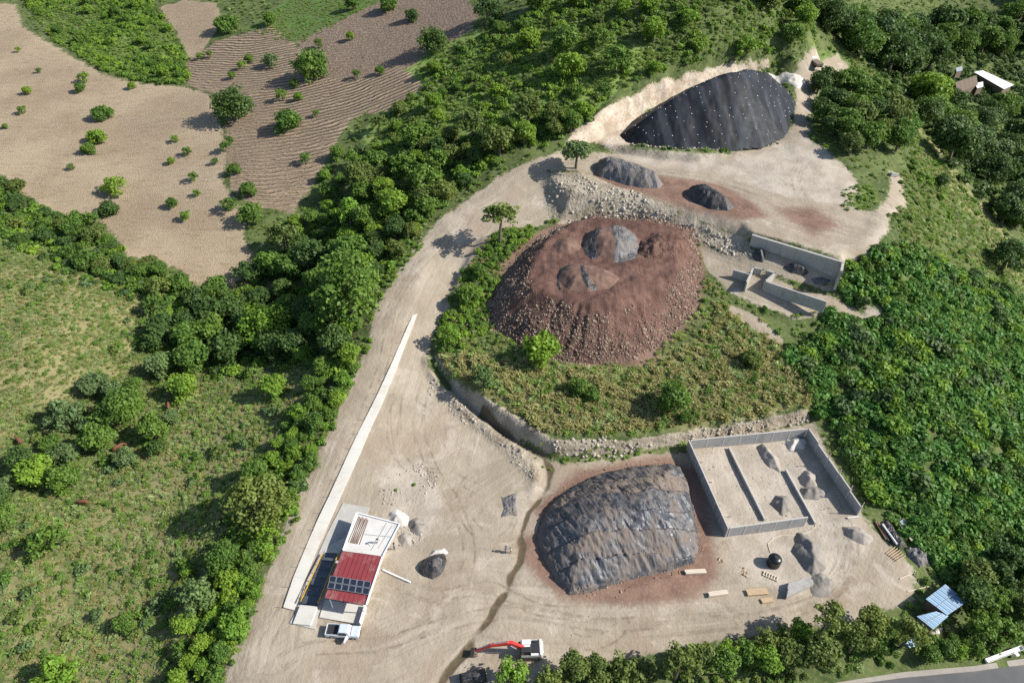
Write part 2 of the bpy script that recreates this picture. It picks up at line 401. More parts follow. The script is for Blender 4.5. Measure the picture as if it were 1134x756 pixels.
# ------------------------------------------------------------------ the ground sheet and its zones
ZONES = {
 'dirt': [(2.0, [(238,775),(258,722),(283,668),(308,603),(338,533),(366,472),(390,418),(406,383),(414,343),(443,296),(483,246),(528,213),(568,186),(603,173),(640,165),(690,170),(700,200),(640,190),(606,190),(612,215),(612,243),(592,252),(560,252),(537,275),(515,300),(496,340),(478,372),(473,400),(488,427),(518,452),(558,484),(598,506),(622,514),(760,500),(775,480),(900,467),(960,578),(1010,628),(1010,665),(930,690),(830,704),(700,728),(560,765),(500,830),(300,830)]),
          (2.5, [(600,180),(640,163),(690,170),(780,176),(850,162),(878,140),(882,110),(878,85),(890,62),(928,60),(940,75),(908,88),(902,110),(898,130),(895,160),(935,183),(952,203),(940,228),(985,240),(985,257),(962,282),(935,292),(850,264),(830,262),(760,240),(700,212),(650,193)]),
          (1.5, [(772,262),(800,282),(835,296),(880,318),(925,330),(965,352),(960,358),(915,349),(880,354),(838,338),(803,322),(784,300),(775,280)]),
          (1.5, [(832,276),(935,304),(925,322),(880,312),(835,296),(800,282)]),
          (1.0, [(800,335),(830,345),(868,376),(866,383),(838,368),(810,348)]),
          (2.0, [(985,190),(1000,197),(1002,228),(985,243),(965,240),(978,225),(985,210)])],
 'gravel': [(3.0, [(672,158),(720,168),(800,176),(860,165),(890,150),(935,185),(950,205),(940,225),(930,228),(860,215),(790,190),(720,182),(690,174)]),
            (2.0, [(415,520),(470,505),(490,560),(470,600),(430,620),(440,580)]), (3.0, [(772,500),(890,478),(905,500),(930,560),(960,600),(930,640),(880,660),(820,640),(805,590)]), (2.0, [(960,335),(980,350),(975,358),(955,348)])],
 'stubble': [(4.0, [(-60,0),(15,5),(25,30),(75,60),(110,80),(145,92),(205,97),(235,105),(245,140),(255,165),(245,195),(265,235),(275,275),(280,298),(245,325),(215,325),(200,300),(175,290),(140,285),(130,262),(110,245),(60,235),(25,215),(5,195),(-60,180)]),
             (3.0, [(176,8),(205,0),(240,4),(246,25),(215,70),(205,60),(195,35)])],
 'furrow': [(3.0, [(205,70),(240,45),(300,28),(340,60),(335,85),(400,88),(440,70),(470,95),(440,120),(390,130),(360,175),(345,205),(325,235),(285,230),(255,210),(250,165),(250,110),(210,95)])],
 'plough': [(4.0, [(330,45),(400,12),(430,0),(500,-20),(530,15),(520,35),(470,62),(440,85),(400,88),(345,95),(330,75)])],
 'crop': [(3.0, [(270,35),(330,-8),(425,-20),(420,0),(335,50),(300,48)])],
 'turf': [(4.0, [(340,240),(400,205),(425,225),(380,290),(345,300)]), (3.0, [(935,212),(965,205),(972,215),(950,232),(935,230)]),
          (3.0, [(890,55),(930,48),(945,68),(905,62)]), (6.0, [(120,25),(165,20),(200,60),(195,90),(160,88),(130,60)])],
 'meadow': [(5.0, [(440,55),(500,30),(560,40),(640,30),(720,60),(700,100),(640,140),(580,150),(500,150),(430,190),(400,150),(430,110)])],
 'dry': [(4.0, [(480,400),(500,420),(540,440),(610,480),(760,475),(890,452),(880,400),(860,380),(790,335),(770,380),(690,405),(640,405),(560,400),(500,390)]),
         (5.0, [(980,110),(1010,150),(1060,220),(1134,320),(1134,280),(1060,190),(1010,130)]),
         (5.0, [(0,300),(80,300),(190,345),(180,380),(120,430),(0,480)]),
         (6.0, [(0,600),(100,560),(190,480),(330,400),(340,440),(290,510),(270,590),(200,640),(210,756),(0,756)])],
 'red': [(2.5, [(600,585),(590,560),(640,520),(740,505),(775,520),(790,590),(795,640),(760,665),(690,672),(620,662),(595,640),(572,600)]),
         (2.5, [(655,205),(660,180),(735,195),(800,205),(835,225),(850,240),(820,245),(760,232),(700,212)]), (4.0, [(860,232),(900,228),(930,250),(900,262)]),
         (2.0, [(535,335),(560,280),(620,246),(700,246),(772,262),(782,310),(770,350),(720,405),(640,405),(560,375)])],
 'rock': [(1.2, [(604,192),(640,190),(700,212),(830,262),(836,285),(800,280),(770,264),(700,250),(618,247),(606,225)]),
          (.6, [(478,392),(498,426),(522,448),(562,477),(612,503),(640,504),(700,500),(760,490),(835,478),(898,465),(895,454),(830,466),(765,478),(700,486),(640,487),(612,486),(572,460),(530,438),(500,420),(484,395)]),
          (1.0, [(500,420),(520,440),(580,490),(595,508),(600,535),(588,530),(560,500),(500,455)])],
 'chalk': [(1.2, [(625,160),(640,140),(682,114),(722,92),(800,72),(850,66),(856,76),(820,85),(780,100),(715,120),(690,150),(660,158)]), (1.5,[(660,158),(690,125),(700,160),(680,165)])],
 'mud': [],
}
nv = _gx.size
FX, FY = _gx.ravel(), _gy.ravel()
ZMASK = {}
def zone_mask(polys, feather=None):
    m = np.zeros(nv)
    for f, poly in polys:
        wp = Gp(poly)[:, :2]
        lo = wp.min(0) - 2 * f; hi = wp.max(0) + 2 * f
        k = (FX > lo[0]) & (FX < hi[0]) & (FY > lo[1]) & (FY < hi[1])
        sd = sd_poly(FX[k], FY[k], wp)
        m[k] = np.maximum(m[k], smooth(.5 + sd / (2 * f)))
    return m
for zn, polys in ZONES.items():
    ZMASK[zn] = zone_mask(polys)
_d, _s, _a = line_dist(FX, FY, DITCH)
ZMASK['mud'] = np.where(_a > 14, np.exp(-(_d / (0.72 + .3 * vnoise(FX, FY, 3, 8))) ** 2), 0) * (.9 + .5 * vnoise(FX, FY, 2.0, 18))
ROADLINE = [p[:2] for p in Gp([(330,830),(320,760),(330,700),(360,600),(395,500),(430,420),(450,350),(480,290),(525,235),(580,200),(630,180),(720,188),(850,225),(960,255)])]
YARDLINE = [p[:2] for p in Gp([(330,740),(420,725),(520,680),(600,690),(720,690),(850,680),(930,640),(950,590),(920,540)])]
dR, sR, aR = line_dist(FX, FY, ROADLINE)
dY, sY, aY = line_dist(FX, FY, YARDLINE)
kk = smooth((dY - dR) / 14 + .5)
V = np.stack([FX, FY, GZ.ravel()], -1)
ny, nx = GZ.shape
idx = np.arange(nv).reshape(ny, nx)
F = np.stack([idx[:-1, :-1], idx[:-1, 1:], idx[1:, 1:], idx[1:, :-1]], -1).reshape(-1, 4)
me = mesh_np('ground', V, F)
for zn, m in ZMASK.items(): fattr(me, 'z_' + zn, m)
fattr(me, 'flow_r', dR * sR); fattr(me, 'flow_ra', aR); fattr(me, 'flow_y', dY * sY); fattr(me, 'flow_ya', aY); fattr(me, 'flow_k', kk)

def ground_material(name, part):
    t = NT(name); P = t.pos()
    nmid = t.noise(P, .22, 4, .6); nfine = t.noise(P, 1.4, 4, .65)
    edge = t.math('ADD', t.math('MULTIPLY', t.math('SUBTRACT', nmid, .5), .9), t.math('MULTIPLY', t.math('SUBTRACT', nfine, .5), .9))
    def zm(zn, sharp=.16):
        return t.step(t.math('ADD', t.attr('z_' + zn).outputs['Fac'], edge), .5 - sharp, .5 + sharp)
    veg = t.mix(t.step(nmid, .35, .65), (.055, .082, .024), (.115, .145, .048))
    c = t.mix(t.step(nfine, .45, .75), veg, (.155, .165, .07))
    dryc = t.mix(t.step(nmid, .35, .62), (.10, .125, .04), (.235, .21, .10))
    dryc = t.mix(t.math('MULTIPLY', t.step(nfine, .52, .72), .7), dryc, (.34, .28, .16))
    lay = [(dryc, 'dry', .3)]
    if part != 'site':
        lay.insert(0, (t.mix(t.step(nmid, .35, .65), (.13, .205, .045), (.235, .295, .085)), 'meadow', .3))

    lay.append((t.mix(t.step(nmid, .4, .65), (.085, .14, .035), (.16, .19, .06)), 'turf', .25))
    hb = t.math('MULTIPLY', nfine, .4)
    rough = .95
    if part == 'field':
        nbig = t.noise(P, .035, 3, .6)
        stub = t.mix(t.step(nbig, .35, .65), (.295, .225, .148), (.385, .302, .203))
        vst = t.vor(t.scale(P, (1, 1, .2)), 1.25)
        stub = t.mix(t.math('MULTIPLY', t.step(vst, .28, .08), .22), stub, (.20, .145, .085))
        stub = t.mix(t.math('MULTIPLY', t.step(t.noise(P, 2.6, 2, .7), .54, .66), .55), stub, (.47, .40, .285))
        mp = t.n('ShaderNodeMapping'); t.l(P, mp.inputs[0]); mp.inputs['Rotation'].default_value = (0, 0, R(-14)); mp.inputs['Scale'].default_value = (.22, 1.0, 1.0)
        stub = t.mix(t.math('MULTIPLY', t.step(t.noise(mp.outputs[0], 1.1, 3, .65), .5, .7), .45), stub, (.19, .14, .09))
        stub = t.mix(t.math('MULTIPLY', t.step(t.noise(t.scale(P, (.35, 1.3, 1)), .12, 4, .7), .60, .70), .6), stub, (.24, .20, .165))
        sep = t.n('ShaderNodeSeparateXYZ'); t.l(P, sep.inputs[0])
        def ridges(cx, cy, per):
            dx = t.math('SUBTRACT', sep.outputs[0], cx); dy = t.math('SUBTRACT', sep.outputs[1], cy)
            r = t.math('SQRT', t.math('ADD', t.math('MULTIPLY', dx, dx), t.math('MULTIPLY', dy, dy)))
            r = t.math('ADD', r, t.math('ADD', t.math('MULTIPLY', nmid, 1.6), t.math('MULTIPLY', nbig, 6)))
            return t.math('MULTIPLY_ADD', t.math('SINE', t.math('MULTIPLY', r, 2 * math.pi / per)), .5, .5)
        _fc = g1(300, 10); _pc = g1(520, -60)
        rid = ridges(_fc.x + 10, _fc.y + 45, 1.75)
        furrow = t.mix(t.math('MULTIPLY_ADD', t.step(nbig, .62, .42), t.math('SUBTRACT', rid, .55), .55), (.135, .092, .062), (.385, .30, .205))
        furrow = t.mix(t.math('MULTIPLY', t.step(nfine, .5, .75), .35), furrow, (.26, .195, .13))
        plough = t.mix(t.step(nfine, .38, .62), (.16, .115, .08), (.29, .22, .165))
        rid2 = ridges(_pc.x, _pc.y + 60, 1.8)
        plough = t.mix(t.math('MULTIPLY', rid2, .35), plough, (.13, .095, .07))
        crop = t.mix(t.step(ridges(_pc.x - 60, _pc.y + 200, 1.3), .3, .7), (.11, .095, .045), (.09, .165, .04))
        crop = t.mix(t.step(nmid, .4, .7), crop, (.10, .18, .045))
        lay += [(crop, 'crop', .12), (stub, 'stubble', .12), (plough, 'plough', .12), (furrow, 'furrow', .12)]
        hb = t.math('ADD', hb, t.math('MULTIPLY', t.math('MULTIPLY', rid, 2.2), t.attr('z_furrow').outputs['Fac']))
        hb = t.math('ADD', hb, t.math('MULTIPLY', t.math('MULTIPLY', t.noise(P, 3.4, 3, .7), 1.1), t.attr('z_stubble').outputs['Fac']))
        hb = t.math('ADD', hb, t.math('MULTIPLY', nfine, t.attr('z_plough').outputs['Fac']))
    if part == 'site':
        ngrit = t.noise(P, 6.0, 2, .7); nbig = t.noise(P, .07, 4, .65, .6)
        fk = t.attr('flow_k').outputs['Fac']
        def lerp(k, a, b):
            o = t.n('ShaderNodeMix', data_type='FLOAT'); t.set(o.inputs[0], k); t.set(o.inputs[2], a); t.set(o.inputs[3], b); return o.outputs[0]
        fu = lerp(fk, t.attr('flow_y').outputs['Fac'], t.attr('flow_r').outputs['Fac'])
        fv = lerp(fk, t.attr('flow_ya').outputs['Fac'], t.attr('flow_ra').outputs['Fac'])
        def streak(f, seed):
            cc = t.n('ShaderNodeCombineXYZ'); t.l(t.math('MULTIPLY', fu, f), cc.inputs[0]); t.l(t.math('MULTIPLY', fv, .05), cc.inputs[1]); cc.inputs[2].default_value = seed * 3.1
            return t.noise(cc.outputs[0], 1.0, 3, .6, .5)
        st1 = streak(.7, 1); st2 = streak(2.3, 3)
        dirt = t.mix(t.step(t.math('ADD', t.math('MULTIPLY', nbig, .6), t.math('MULTIPLY', nmid, .5)), .4, .7), (.285, .238, .176), (.390, .334, .256))
        dirt = t.mix(t.math('MULTIPLY', t.step(st1, .48, .72), .42), dirt, (.465, .405, .33))
        dirt = t.mix(t.math('MULTIPLY', t.step(st2, .52, .66), .26), dirt, (.225, .180, .135))
        dirt = t.mix(t.math('MULTIPLY', t.step(nbig, .48, .62), .6), dirt, (.255, .195, .14))
        dirt = t.mix(t.math('MULTIPLY', t.step(t.noise(P, .11, 5, .7, 1.0), .54, .66), .5), dirt, (.48, .42, .345))
        dirt = t.mix(t.math('MULTIPLY', t.step(nfine, .5, .8), .25), dirt, (.33, .27, .20))
        dirt = t.mix(t.math('MULTIPLY', t.step(ngrit, .62, .75), .28), dirt, (.26, .21, .16))
        gravel = t.mix(t.step(nmid, .35, .65), (.335, .288, .23), (.44, .385, .315))
        gravel = t.mix(t.math('MULTIPLY', t.step(ngrit, .55, .7), .35), gravel, (.26, .225, .185))
        red = t.mix(t.step(nmid, .35, .65), (.155, .092, .067), (.235, .150, .110))
        red = t.mix(t.math('MULTIPLY', t.step(nfine, .5, .7), .4), red, (.32, .215, .16))
        rock = t.mix(t.step(nmid, .35, .65), (.27, .225, .165), (.43, .37, .285))
        rock = t.mix(t.math('MULTIPLY', t.step(t.vor(P, 1.6), .30, .12), .6), rock, (.46, .42, .35))
        rock = t.mix(t.math('MULTIPLY', t.step(nfine, .52, .72), .4), rock, (.17, .14, .10))
        rock = t.mix(t.math('MULTIPLY', t.step(nbig, .55, .68), .25), rock, (.13, .13, .06))
        chalk = t.mix(t.step(nmid, .35, .65), (.40, .325, .245), (.58, .51, .415))
        chalk = t.mix(t.math('MULTIPLY', t.step(nfine, .45, .64), .7), chalk, (.36, .255, .175))
        lay += [(dirt, 'dirt', .16), (gravel, 'gravel', .35), (red, 'red', .35), (rock, 'rock', .14), (chalk, 'chalk', .14)]
        hb = t.math('ADD', hb, t.math('MULTIPLY', t.math('ADD', nmid, nfine), t.attr('z_rock').outputs['Fac']))
        hb = t.math('ADD', hb, t.math('MULTIPLY', st2, .14))
    for zc, zn, sh in lay: c = t.mix(zm(zn, sh), c, zc)
    if part == 'site':
        mm = t.step(t.attr('z_mud').outputs['Fac'], .3, .75)
        c = t.mix(mm, c, t.mix(nfine, (.075, .058, .034), (.14, .108, .066)))
        rough = t.mix(mm, (.95, .95, .95), (.35, .35, .35))
    return t.bsdf(c, rough, t.bump(hb, .9, .42), 0, .2)
for part in ('growth', 'field', 'site'): me.materials.append(ground_material('ground_' + part, part))
fm = np.zeros(len(F), np.int32)
def touched(names):
    m = np.zeros(nv, bool)
    for n_ in names: m |= ZMASK[n_] > .002
    return m[F].any(1)
fm[touched(['stubble', 'furrow', 'plough', 'crop'])] = 1
fm[touched(['dirt', 'gravel', 'red', 'rock', 'chalk', 'mud'])] = 2
me.polygons.foreach_set('material_index', fm)
tag(link('ground', me, None, None, True), kind='structure')
# ------------------------------------------------------------------ foliage
def leaf_material(name, dark, light, yellow, trans=.22):
    t = NT(name)
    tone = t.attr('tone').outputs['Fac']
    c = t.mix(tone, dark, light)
    c = t.mix(t.math('MULTIPLY', t.rnd(), .55), c, yellow)
    c = t.mix(t.math('MULTIPLY', t.step(t.noise(t.obj(), .6, 2), .45, .75), .35), c, yellow)
    w = t.noise(t.pos(), .075, 3, .6)
    c = t.mix(t.math('MULTIPLY', t.step(w, .50, .68), .5), c, tuple(v * .62 for v in light))
    c = t.mix(t.math('MULTIPLY', t.step(w, .46, .30), .5), c, tuple(v * k for v, k in zip(yellow, (1.05, 1.12, 1.0))))
    b = t.n('ShaderNodeBsdfPrincipled'); t.set(b.inputs['Base Color'], c); b.inputs['Roughness'].default_value = .55; b.inputs['Specular IOR Level'].default_value = .25
    tr = t.n('ShaderNodeBsdfTranslucent'); t.l(t.mix(.5, c, yellow), tr.inputs['Color'])
    m = t.n('ShaderNodeMixShader'); m.inputs[0].default_value = trans
    t.l(b.outputs[0], m.inputs[1]); t.l(tr.outputs[0], m.inputs[2]); t.l(m.outputs[0], t.out.inputs['Surface'])
    return t.m
LEAF = {
 'dark':   leaf_material('leaf_dark_green', (0.026, 0.057, 0.018), (0.088, 0.165, 0.043), (0.109, 0.174, 0.034), .30),
 'mid':    leaf_material('leaf_mid_green', (0.044, 0.092, 0.019), (0.139, 0.258, 0.047), (0.175, 0.271, 0.040), .34),
 'bright': leaf_material('leaf_bright_green', (0.071, 0.142, 0.019), (0.199, 0.366, 0.047), (0.283, 0.392, 0.045), .36),
 'olive':  leaf_material('leaf_olive', (0.056, 0.087, 0.022), (0.162, 0.231, 0.059), (0.224, 0.265, 0.051), .32),
 'grey':   leaf_material('leaf_grey_green', (0.056, 0.095, 0.036), (0.162, 0.251, 0.096), (0.181, 0.258, 0.079), .32),
 'vine':   leaf_material('leaf_vine', (0.041, 0.100, 0.020), (0.121, 0.278, 0.050), (0.138, 0.278, 0.056), .32),
 'grass':  leaf_material('leaf_grass', (0.122, 0.222, 0.035), (0.256, 0.408, 0.081), (0.346, 0.429, 0.111), .42),
 'pale':   leaf_material('leaf_pale_grass', (0.193, 0.267, 0.093), (0.365, 0.473, 0.185), (0.437, 0.504, 0.196), .42),
 'straw':  leaf_material('leaf_straw', (0.254, 0.249, 0.090), (0.454, 0.435, 0.190), (0.432, 0.392, 0.152), .420),
}
BARK = plain('bark', (.16, .125, .09), .95, var=.3, sc=2.0)
def leaf_quads(C, N, size, tone, rg, aspect=.75):
    n = len(C)
    ref = np.where(np.abs(N[:, 2:3]) < .9, np.array([[0, 0, 1.]]), np.array([[1., 0, 0]]))
    a = np.cross(N, ref); a /= np.linalg.norm(a, axis=1, keepdims=True) + 1e-9
    b = np.cross(N, a)
    th = rg.uniform(0, 2 * np.pi, (n, 1)); a, b = a * np.cos(th) + b * np.sin(th), b * np.cos(th) - a * np.sin(th)
    s = (size * rg.uniform(.65, 1.35, n))[:, None]
    V = np.stack([C - a * s, C - b * s * aspect + N * s * .25, C + a * s, C + b * s * aspect + N * s * .25], 1).reshape(-1, 3)
    F = np.arange(4 * n).reshape(n, 4)
    return V, F, np.repeat(tone, 4)
def unit(v): return v / (np.linalg.norm(v, axis=-1, keepdims=True) + 1e-9)
def crown_mesh(name, seed, nclump=24, per=110, leaf=.085, flat=.75, spread=.72, cr=(.26, .42), low=-.6, mat=None):
    """crown of radius about 1 centred on the origin, made of clumps of leaf-sized faces"""
    rg = np.random.default_rng(seed)
    Vs, Fs, Ts, k = [], [], [], 0
    cents = []
    for i in range(nclump):
        d = unit(rg.normal(size=3)); d[2] = abs(d[2]) if rg.random() < .6 else d[2] * .75
        d[2] = max(d[2], low)
        r = spread * rg.uniform(.55, 1.08)
        c = d * r * np.array([1, 1, flat]); cents.append(c)
        q = rg.uniform(*cr)
        n = int(per * (q / .34) ** 2)
        L = unit(rg.normal(size=(n, 3))); L[:, 2] = np.where(rg.random(n) < .6, np.abs(L[:, 2]), L[:, 2])
        rad = q * (1 - .55 * rg.random(n) ** 2.2)[:, None]
        C = c + L * rad * np.array([1, 1, .85]) * (1 + .18 * np.sin(L[:, :1] * 7 + i))
        N = unit(L * .8 + rg.normal(size=(n, 3)) * .55 + np.array([0, 0, .35]))
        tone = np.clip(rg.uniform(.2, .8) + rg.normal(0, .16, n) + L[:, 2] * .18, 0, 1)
        v, f, t_ = leaf_quads(C, N, leaf, tone, rg)
        Vs.append(v); Fs.append(f + k); Ts.append(t_); k += len(v)
    me = mesh_np(name, np.concatenate(Vs), np.concatenate(Fs)); fattr(me, 'tone', np.concatenate(Ts))
    if mat: me.materials.append(mat)
    return me, cents
def trunk_mesh(name, cents, seed, base=-1.55, thick=.075):
    rg = np.random.default_rng(seed); mb = MB()
    top = Vector((rg.uniform(-.1, .1), rg.uniform(-.1, .1), -.25))
    mb.tube([(0, 0, base - .25), (top.x * .3, top.y * .3, base * .6), tuple(top)], [thick * 1.35, thick, thick * .75], 7)
    for c in cents[:7]:
        c = Vector(c); mid = top.lerp(c, .5) + Vector((0, 0, .08))
        mb.tube([tuple(top - Vector((0, 0, .08))), tuple(mid), tuple(c * .97)], [thick * .6, thick * .4, thick * .15], 5)
    me = mb.mesh(name, fix=False); me.materials.append(BARK)
    return me
def shrub_mesh(name, seed, n=230, leaf=.13, flat=.8, mat=None, lobes=6):
    rg = np.random.default_rng(seed)
    lc = unit(rg.normal(size=(lobes, 3))) * rg.uniform(.25, .62, (lobes, 1)); lc[:, 2] = np.abs(lc[:, 2]) * .8
    lt = rg.uniform(.2, .75, lobes)
    w = rg.integers(0, lobes, n)
    L = unit(rg.normal(size=(n, 3))); L[:, 2] = np.where(rg.random(n) < .75, np.abs(L[:, 2]), L[:, 2])
    C = lc[w] + L * (.48 * (1 - .5 * rg.random(n) ** 2))[:, None]
    C[:, 2] *= flat; C[:, 2] += .12
    N = unit(L * .8 + rg.normal(size=(n, 3)) * .5 + np.array([0, 0, .4]))
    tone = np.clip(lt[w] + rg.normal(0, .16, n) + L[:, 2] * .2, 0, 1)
    v, f, t_ = leaf_quads(C, N, leaf, tone, rg)
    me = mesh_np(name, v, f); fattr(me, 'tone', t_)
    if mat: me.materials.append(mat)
    return me
def tuft_mesh(name, seed, n=44, h=1.0, mat=None):
    """a clump of grass: narrow arching leaves, most of them facing the sky"""
    rg = np.random.default_rng(seed)
    a = rg.uniform(0, 2 * np.pi, n); r = .62 * rg.uniform(0, 1, n) ** .6
    out = np.stack([np.cos(a), np.sin(a), np.zeros(n)], -1); out = unit(out + rg.normal(0, .5, (n, 3)) * np.array([1, 1, 0]))
    hz = h * rg.uniform(.25, .75, n) * (1.1 - r)
    mid = np.stack([np.cos(a) * r, np.sin(a) * r, hz], -1)
    ln = rg.uniform(.16, .36, (n, 1)); up = rg.uniform(-.35, .75, (n, 1))
    base = mid - out * ln - np.array([0, 0, 1.]) * ln * np.abs(up); tip = mid + out * ln + np.array([0, 0, 1.]) * ln * up
    side = unit(np.cross(out, np.array([0, 0, 1.]) + rg.normal(0, .3, (n, 3)))) * (.075 * rg.uniform(.7, 1.5, (n, 1)))
    V = np.stack([base, mid - side, tip, mid + side], 1).reshape(-1, 3)
    tone = np.clip(rg.normal(.5, .24, n), 0, 1)
    me = mesh_np(name, V, np.arange(4 * n).reshape(n, 4)); fattr(me, 'tone', np.repeat(tone, 4))
    if mat: me.materials.append(mat)
    return me
def proto(me):
    return bpy.data.objects.new(me.name, me)       # a source shape for scattering, itself not in the scene
def scatter(name, pts, scl, protos, label, cat, parent=None, tilt=.15, seed=1, squash=None):
    """one uncountable mass: copies of a few small shapes spread over points (geometry nodes)"""
    rg = np.random.default_rng(seed); n = len(pts)
    me = bpy.data.meshes.new(name); me.vertices.add(n); me.vertices.foreach_set('co', np.asarray(pts, np.float32).ravel())
    rot = np.stack([rg.normal(0, tilt, n), rg.normal(0, tilt, n), rg.uniform(0, 6.283, n)], -1)
    a = me.attributes.new('rot', 'FLOAT_VECTOR', 'POINT'); a.data.foreach_set('vector', rot.astype(np.float32).ravel())
    scl = np.asarray(scl, float)
    s3 = np.stack([scl * rg.uniform(.85, 1.2, n), scl * rg.uniform(.85, 1.2, n), scl * rg.uniform(.8, 1.25, n) * (1 if squash is None else squash)], -1)
    a = me.attributes.new('scl', 'FLOAT_VECTOR', 'POINT'); a.data.foreach_set('vector', s3.astype(np.float32).ravel())
    a = me.attributes.new('pick', 'INT', 'POINT'); a.data.foreach_set('value', rg.integers(0, len(protos), n).astype(np.int32))
    ng = bpy.data.node_groups.new(name + '_spread', 'GeometryNodeTree')
    ng.interface.new_socket('Geometry', in_out='INPUT', socket_type='NodeSocketGeometry')
    ng.interface.new_socket('Geometry', in_out='OUTPUT', socket_type='NodeSocketGeometry')
    N = ng.nodes; L = ng.links
    gi = N.new('NodeGroupInput'); go = N.new('NodeGroupOutput'); ip = N.new('GeometryNodeInstanceOnPoints')
    jn = N.new('GeometryNodeJoinGeometry')
    for p in protos:
        oi = N.new('GeometryNodeObjectInfo'); oi.inputs['Object'].default_value = p; oi.inputs['As Instance'].default_value = True
        L.new(oi.outputs['Geometry'], jn.inputs[0])
    def na(nm, dt):
        x = N.new('GeometryNodeInputNamedAttribute'); x.data_type = dt; x.inputs['Name'].default_value = nm; return x.outputs[0]
    L.new(gi.outputs[0], ip.inputs['Points']); L.new(jn.outputs[0], ip.inputs['Instance'])
    ip.inputs['Pick Instance'].default_value = True
    L.new(na('pick', 'INT'), ip.inputs['Instance Index']); L.new(na('rot', 'FLOAT_VECTOR'), ip.inputs['Rotation']); L.new(na('scl', 'FLOAT_VECTOR'), ip.inputs['Scale'])
    L.new(ip.outputs[0], go.inputs[0])
    o = link(name, me, None, parent)
    md = o.modifiers.new('spread', 'NODES'); md.node_group = ng
    if parent is None: tag(o, label, cat, None, 'stuff')
    else: o['kind'] = 'stuff'
    return o
_zm2 = {k: v.reshape(ny, nx) for k, v in ZMASK.items()}
_BARE = np.maximum.reduce([_zm2[k] for k in ('dirt', 'stubble', 'furrow', 'plough', 'crop', 'chalk', 'gravel', 'rock')] + [_zm2['red'] * .9])
_apoly = Gp([(838,779),(900,754),(1000,741),(1080,732),(1200,717),(1260,745),(960,810),(880,815)])[:, :2]
_BARE = np.maximum(_BARE, (sd_poly(FX, FY, _apoly) > -.3).reshape(ny, nx) * 5.0)
def sample_grid(A, x, y):
    i = np.clip(np.searchsorted(GX, x) - 1, 0, nx - 1); j = np.clip(np.searchsorted(GY, y) - 1, 0, ny - 1)
    return A[j, i]
def fill(polys, dens, seed=0, bare=.35, clump=None, cl=(.35, .65), dz=0.0, edge=0.0):
    """random ground points inside areas outlined by polygons; clump = size of patches"""
    rg = np.random.default_rng(seed); out = []
    for poly in polys:
        wp = Gp(poly)[:, :2]; lo, hi = wp.min(0), wp.max(0)
        n = int(dens * np.prod(hi - lo))
        p = rg.uniform(lo, hi, (n, 2))
        k = sd_poly(p[:, 0], p[:, 1], wp) > edge + fbm(p[:, 0], p[:, 1], 6, 3, 2) * 1.5
        p = p[k]
        if bare < 1: p = p[sample_grid(_BARE, p[:, 0], p[:, 1]) < bare]
        if clump:
            v = fbm(p[:, 0], p[:, 1], clump, seed + 40, 3) * .5 + .5
            p = p[rg.random(len(p)) < smooth((v - cl[0]) / (cl[1] - cl[0]))]
        out.append(p)
    p = np.concatenate(out)
    return np.c_[p, ground(p[:, 0], p[:, 1]) + dz]

CROWNS = {}
for kind, prm in {
    'round':  dict(nclump=30, per=120, leaf=.070, flat=.86, spread=.70, cr=(.26, .40)),
    'round2': dict(nclump=24, per=130, leaf=.078, flat=.78, spread=.68, cr=(.28, .44)),
    'big':    dict(nclump=46, per=105, leaf=.048, flat=.86, spread=.76, cr=(.20, .32)),
    'big2':   dict(nclump=40, per=115, leaf=.052, flat=.80, spread=.76, cr=(.22, .34)),
    'loose':  dict(nclump=20, per=85, leaf=.075, flat=.72, spread=.82, cr=(.20, .34)),
    'loose2': dict(nclump=17, per=80, leaf=.080, flat=.85, spread=.84, cr=(.20, .36), low=-.5),
    'flat':   dict(nclump=22, per=85, leaf=.062, flat=.42, spread=.82, cr=(.20, .32), low=-.1),
    'tall':   dict(nclump=24, per=105, leaf=.080, flat=1.15, spread=.66, cr=(.26, .42), low=-.6),
}.items():
    m_, c_ = crown_mesh('crown_' + kind, hash(kind) % 997 if False else sum(map(ord, kind)), **prm)
    m_.materials.append(LEAF['mid'])
    CROWNS[kind] = (m_, trunk_mesh('trunk_' + kind, c_, 5))
DENSE = ['round', 'round2', 'tall', 'loose']
TREE_N = [0]
def tree(x, y, r, shape, leaf, label, group=None, cat='tree', name='tree', hk=1.45, rot=None, zs=1.0, plant=0.12):
    """hk = height of the crown's centre over the ground, in crown radii"""
    rg = random.Random(TREE_N[0]); TREE_N[0] += 1
    z = gz(x, y)
    e = empty(name, (x, y, z - plant), rg.uniform(0, 6.28) if rot is None else rot, label, cat, group)
    s = r * rg.uniform(.94, 1.06)
    cm, tm = CROWNS[shape]
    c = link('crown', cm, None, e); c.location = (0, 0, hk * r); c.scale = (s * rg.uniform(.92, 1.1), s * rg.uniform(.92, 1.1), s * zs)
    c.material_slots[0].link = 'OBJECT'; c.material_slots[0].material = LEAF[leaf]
    tr = link('trunk', tm, None, e); tr.location = (0, 0, hk * r); tr.scale = (s, s, max(hk, .35) * r / 1.55)
    return e
PLACED = []
def tree_px(px, py, rpx, shape, leaf, label, hk=.95, **kw):
    p = g1(px, py); d = math.sqrt(p.x ** 2 + p.y ** 2 + (CAM_H - p.z) ** 2)
    r = rpx * d * math.cos(math.atan(math.hypot(px - 567, py - 378) / FPX)) / FPX
    p = g1(px, py, hk * r)
    PLACED.append((p.x, p.y, r))
    return tree(p.x, p.y, r, shape, leaf, label, hk=hk, **kw)
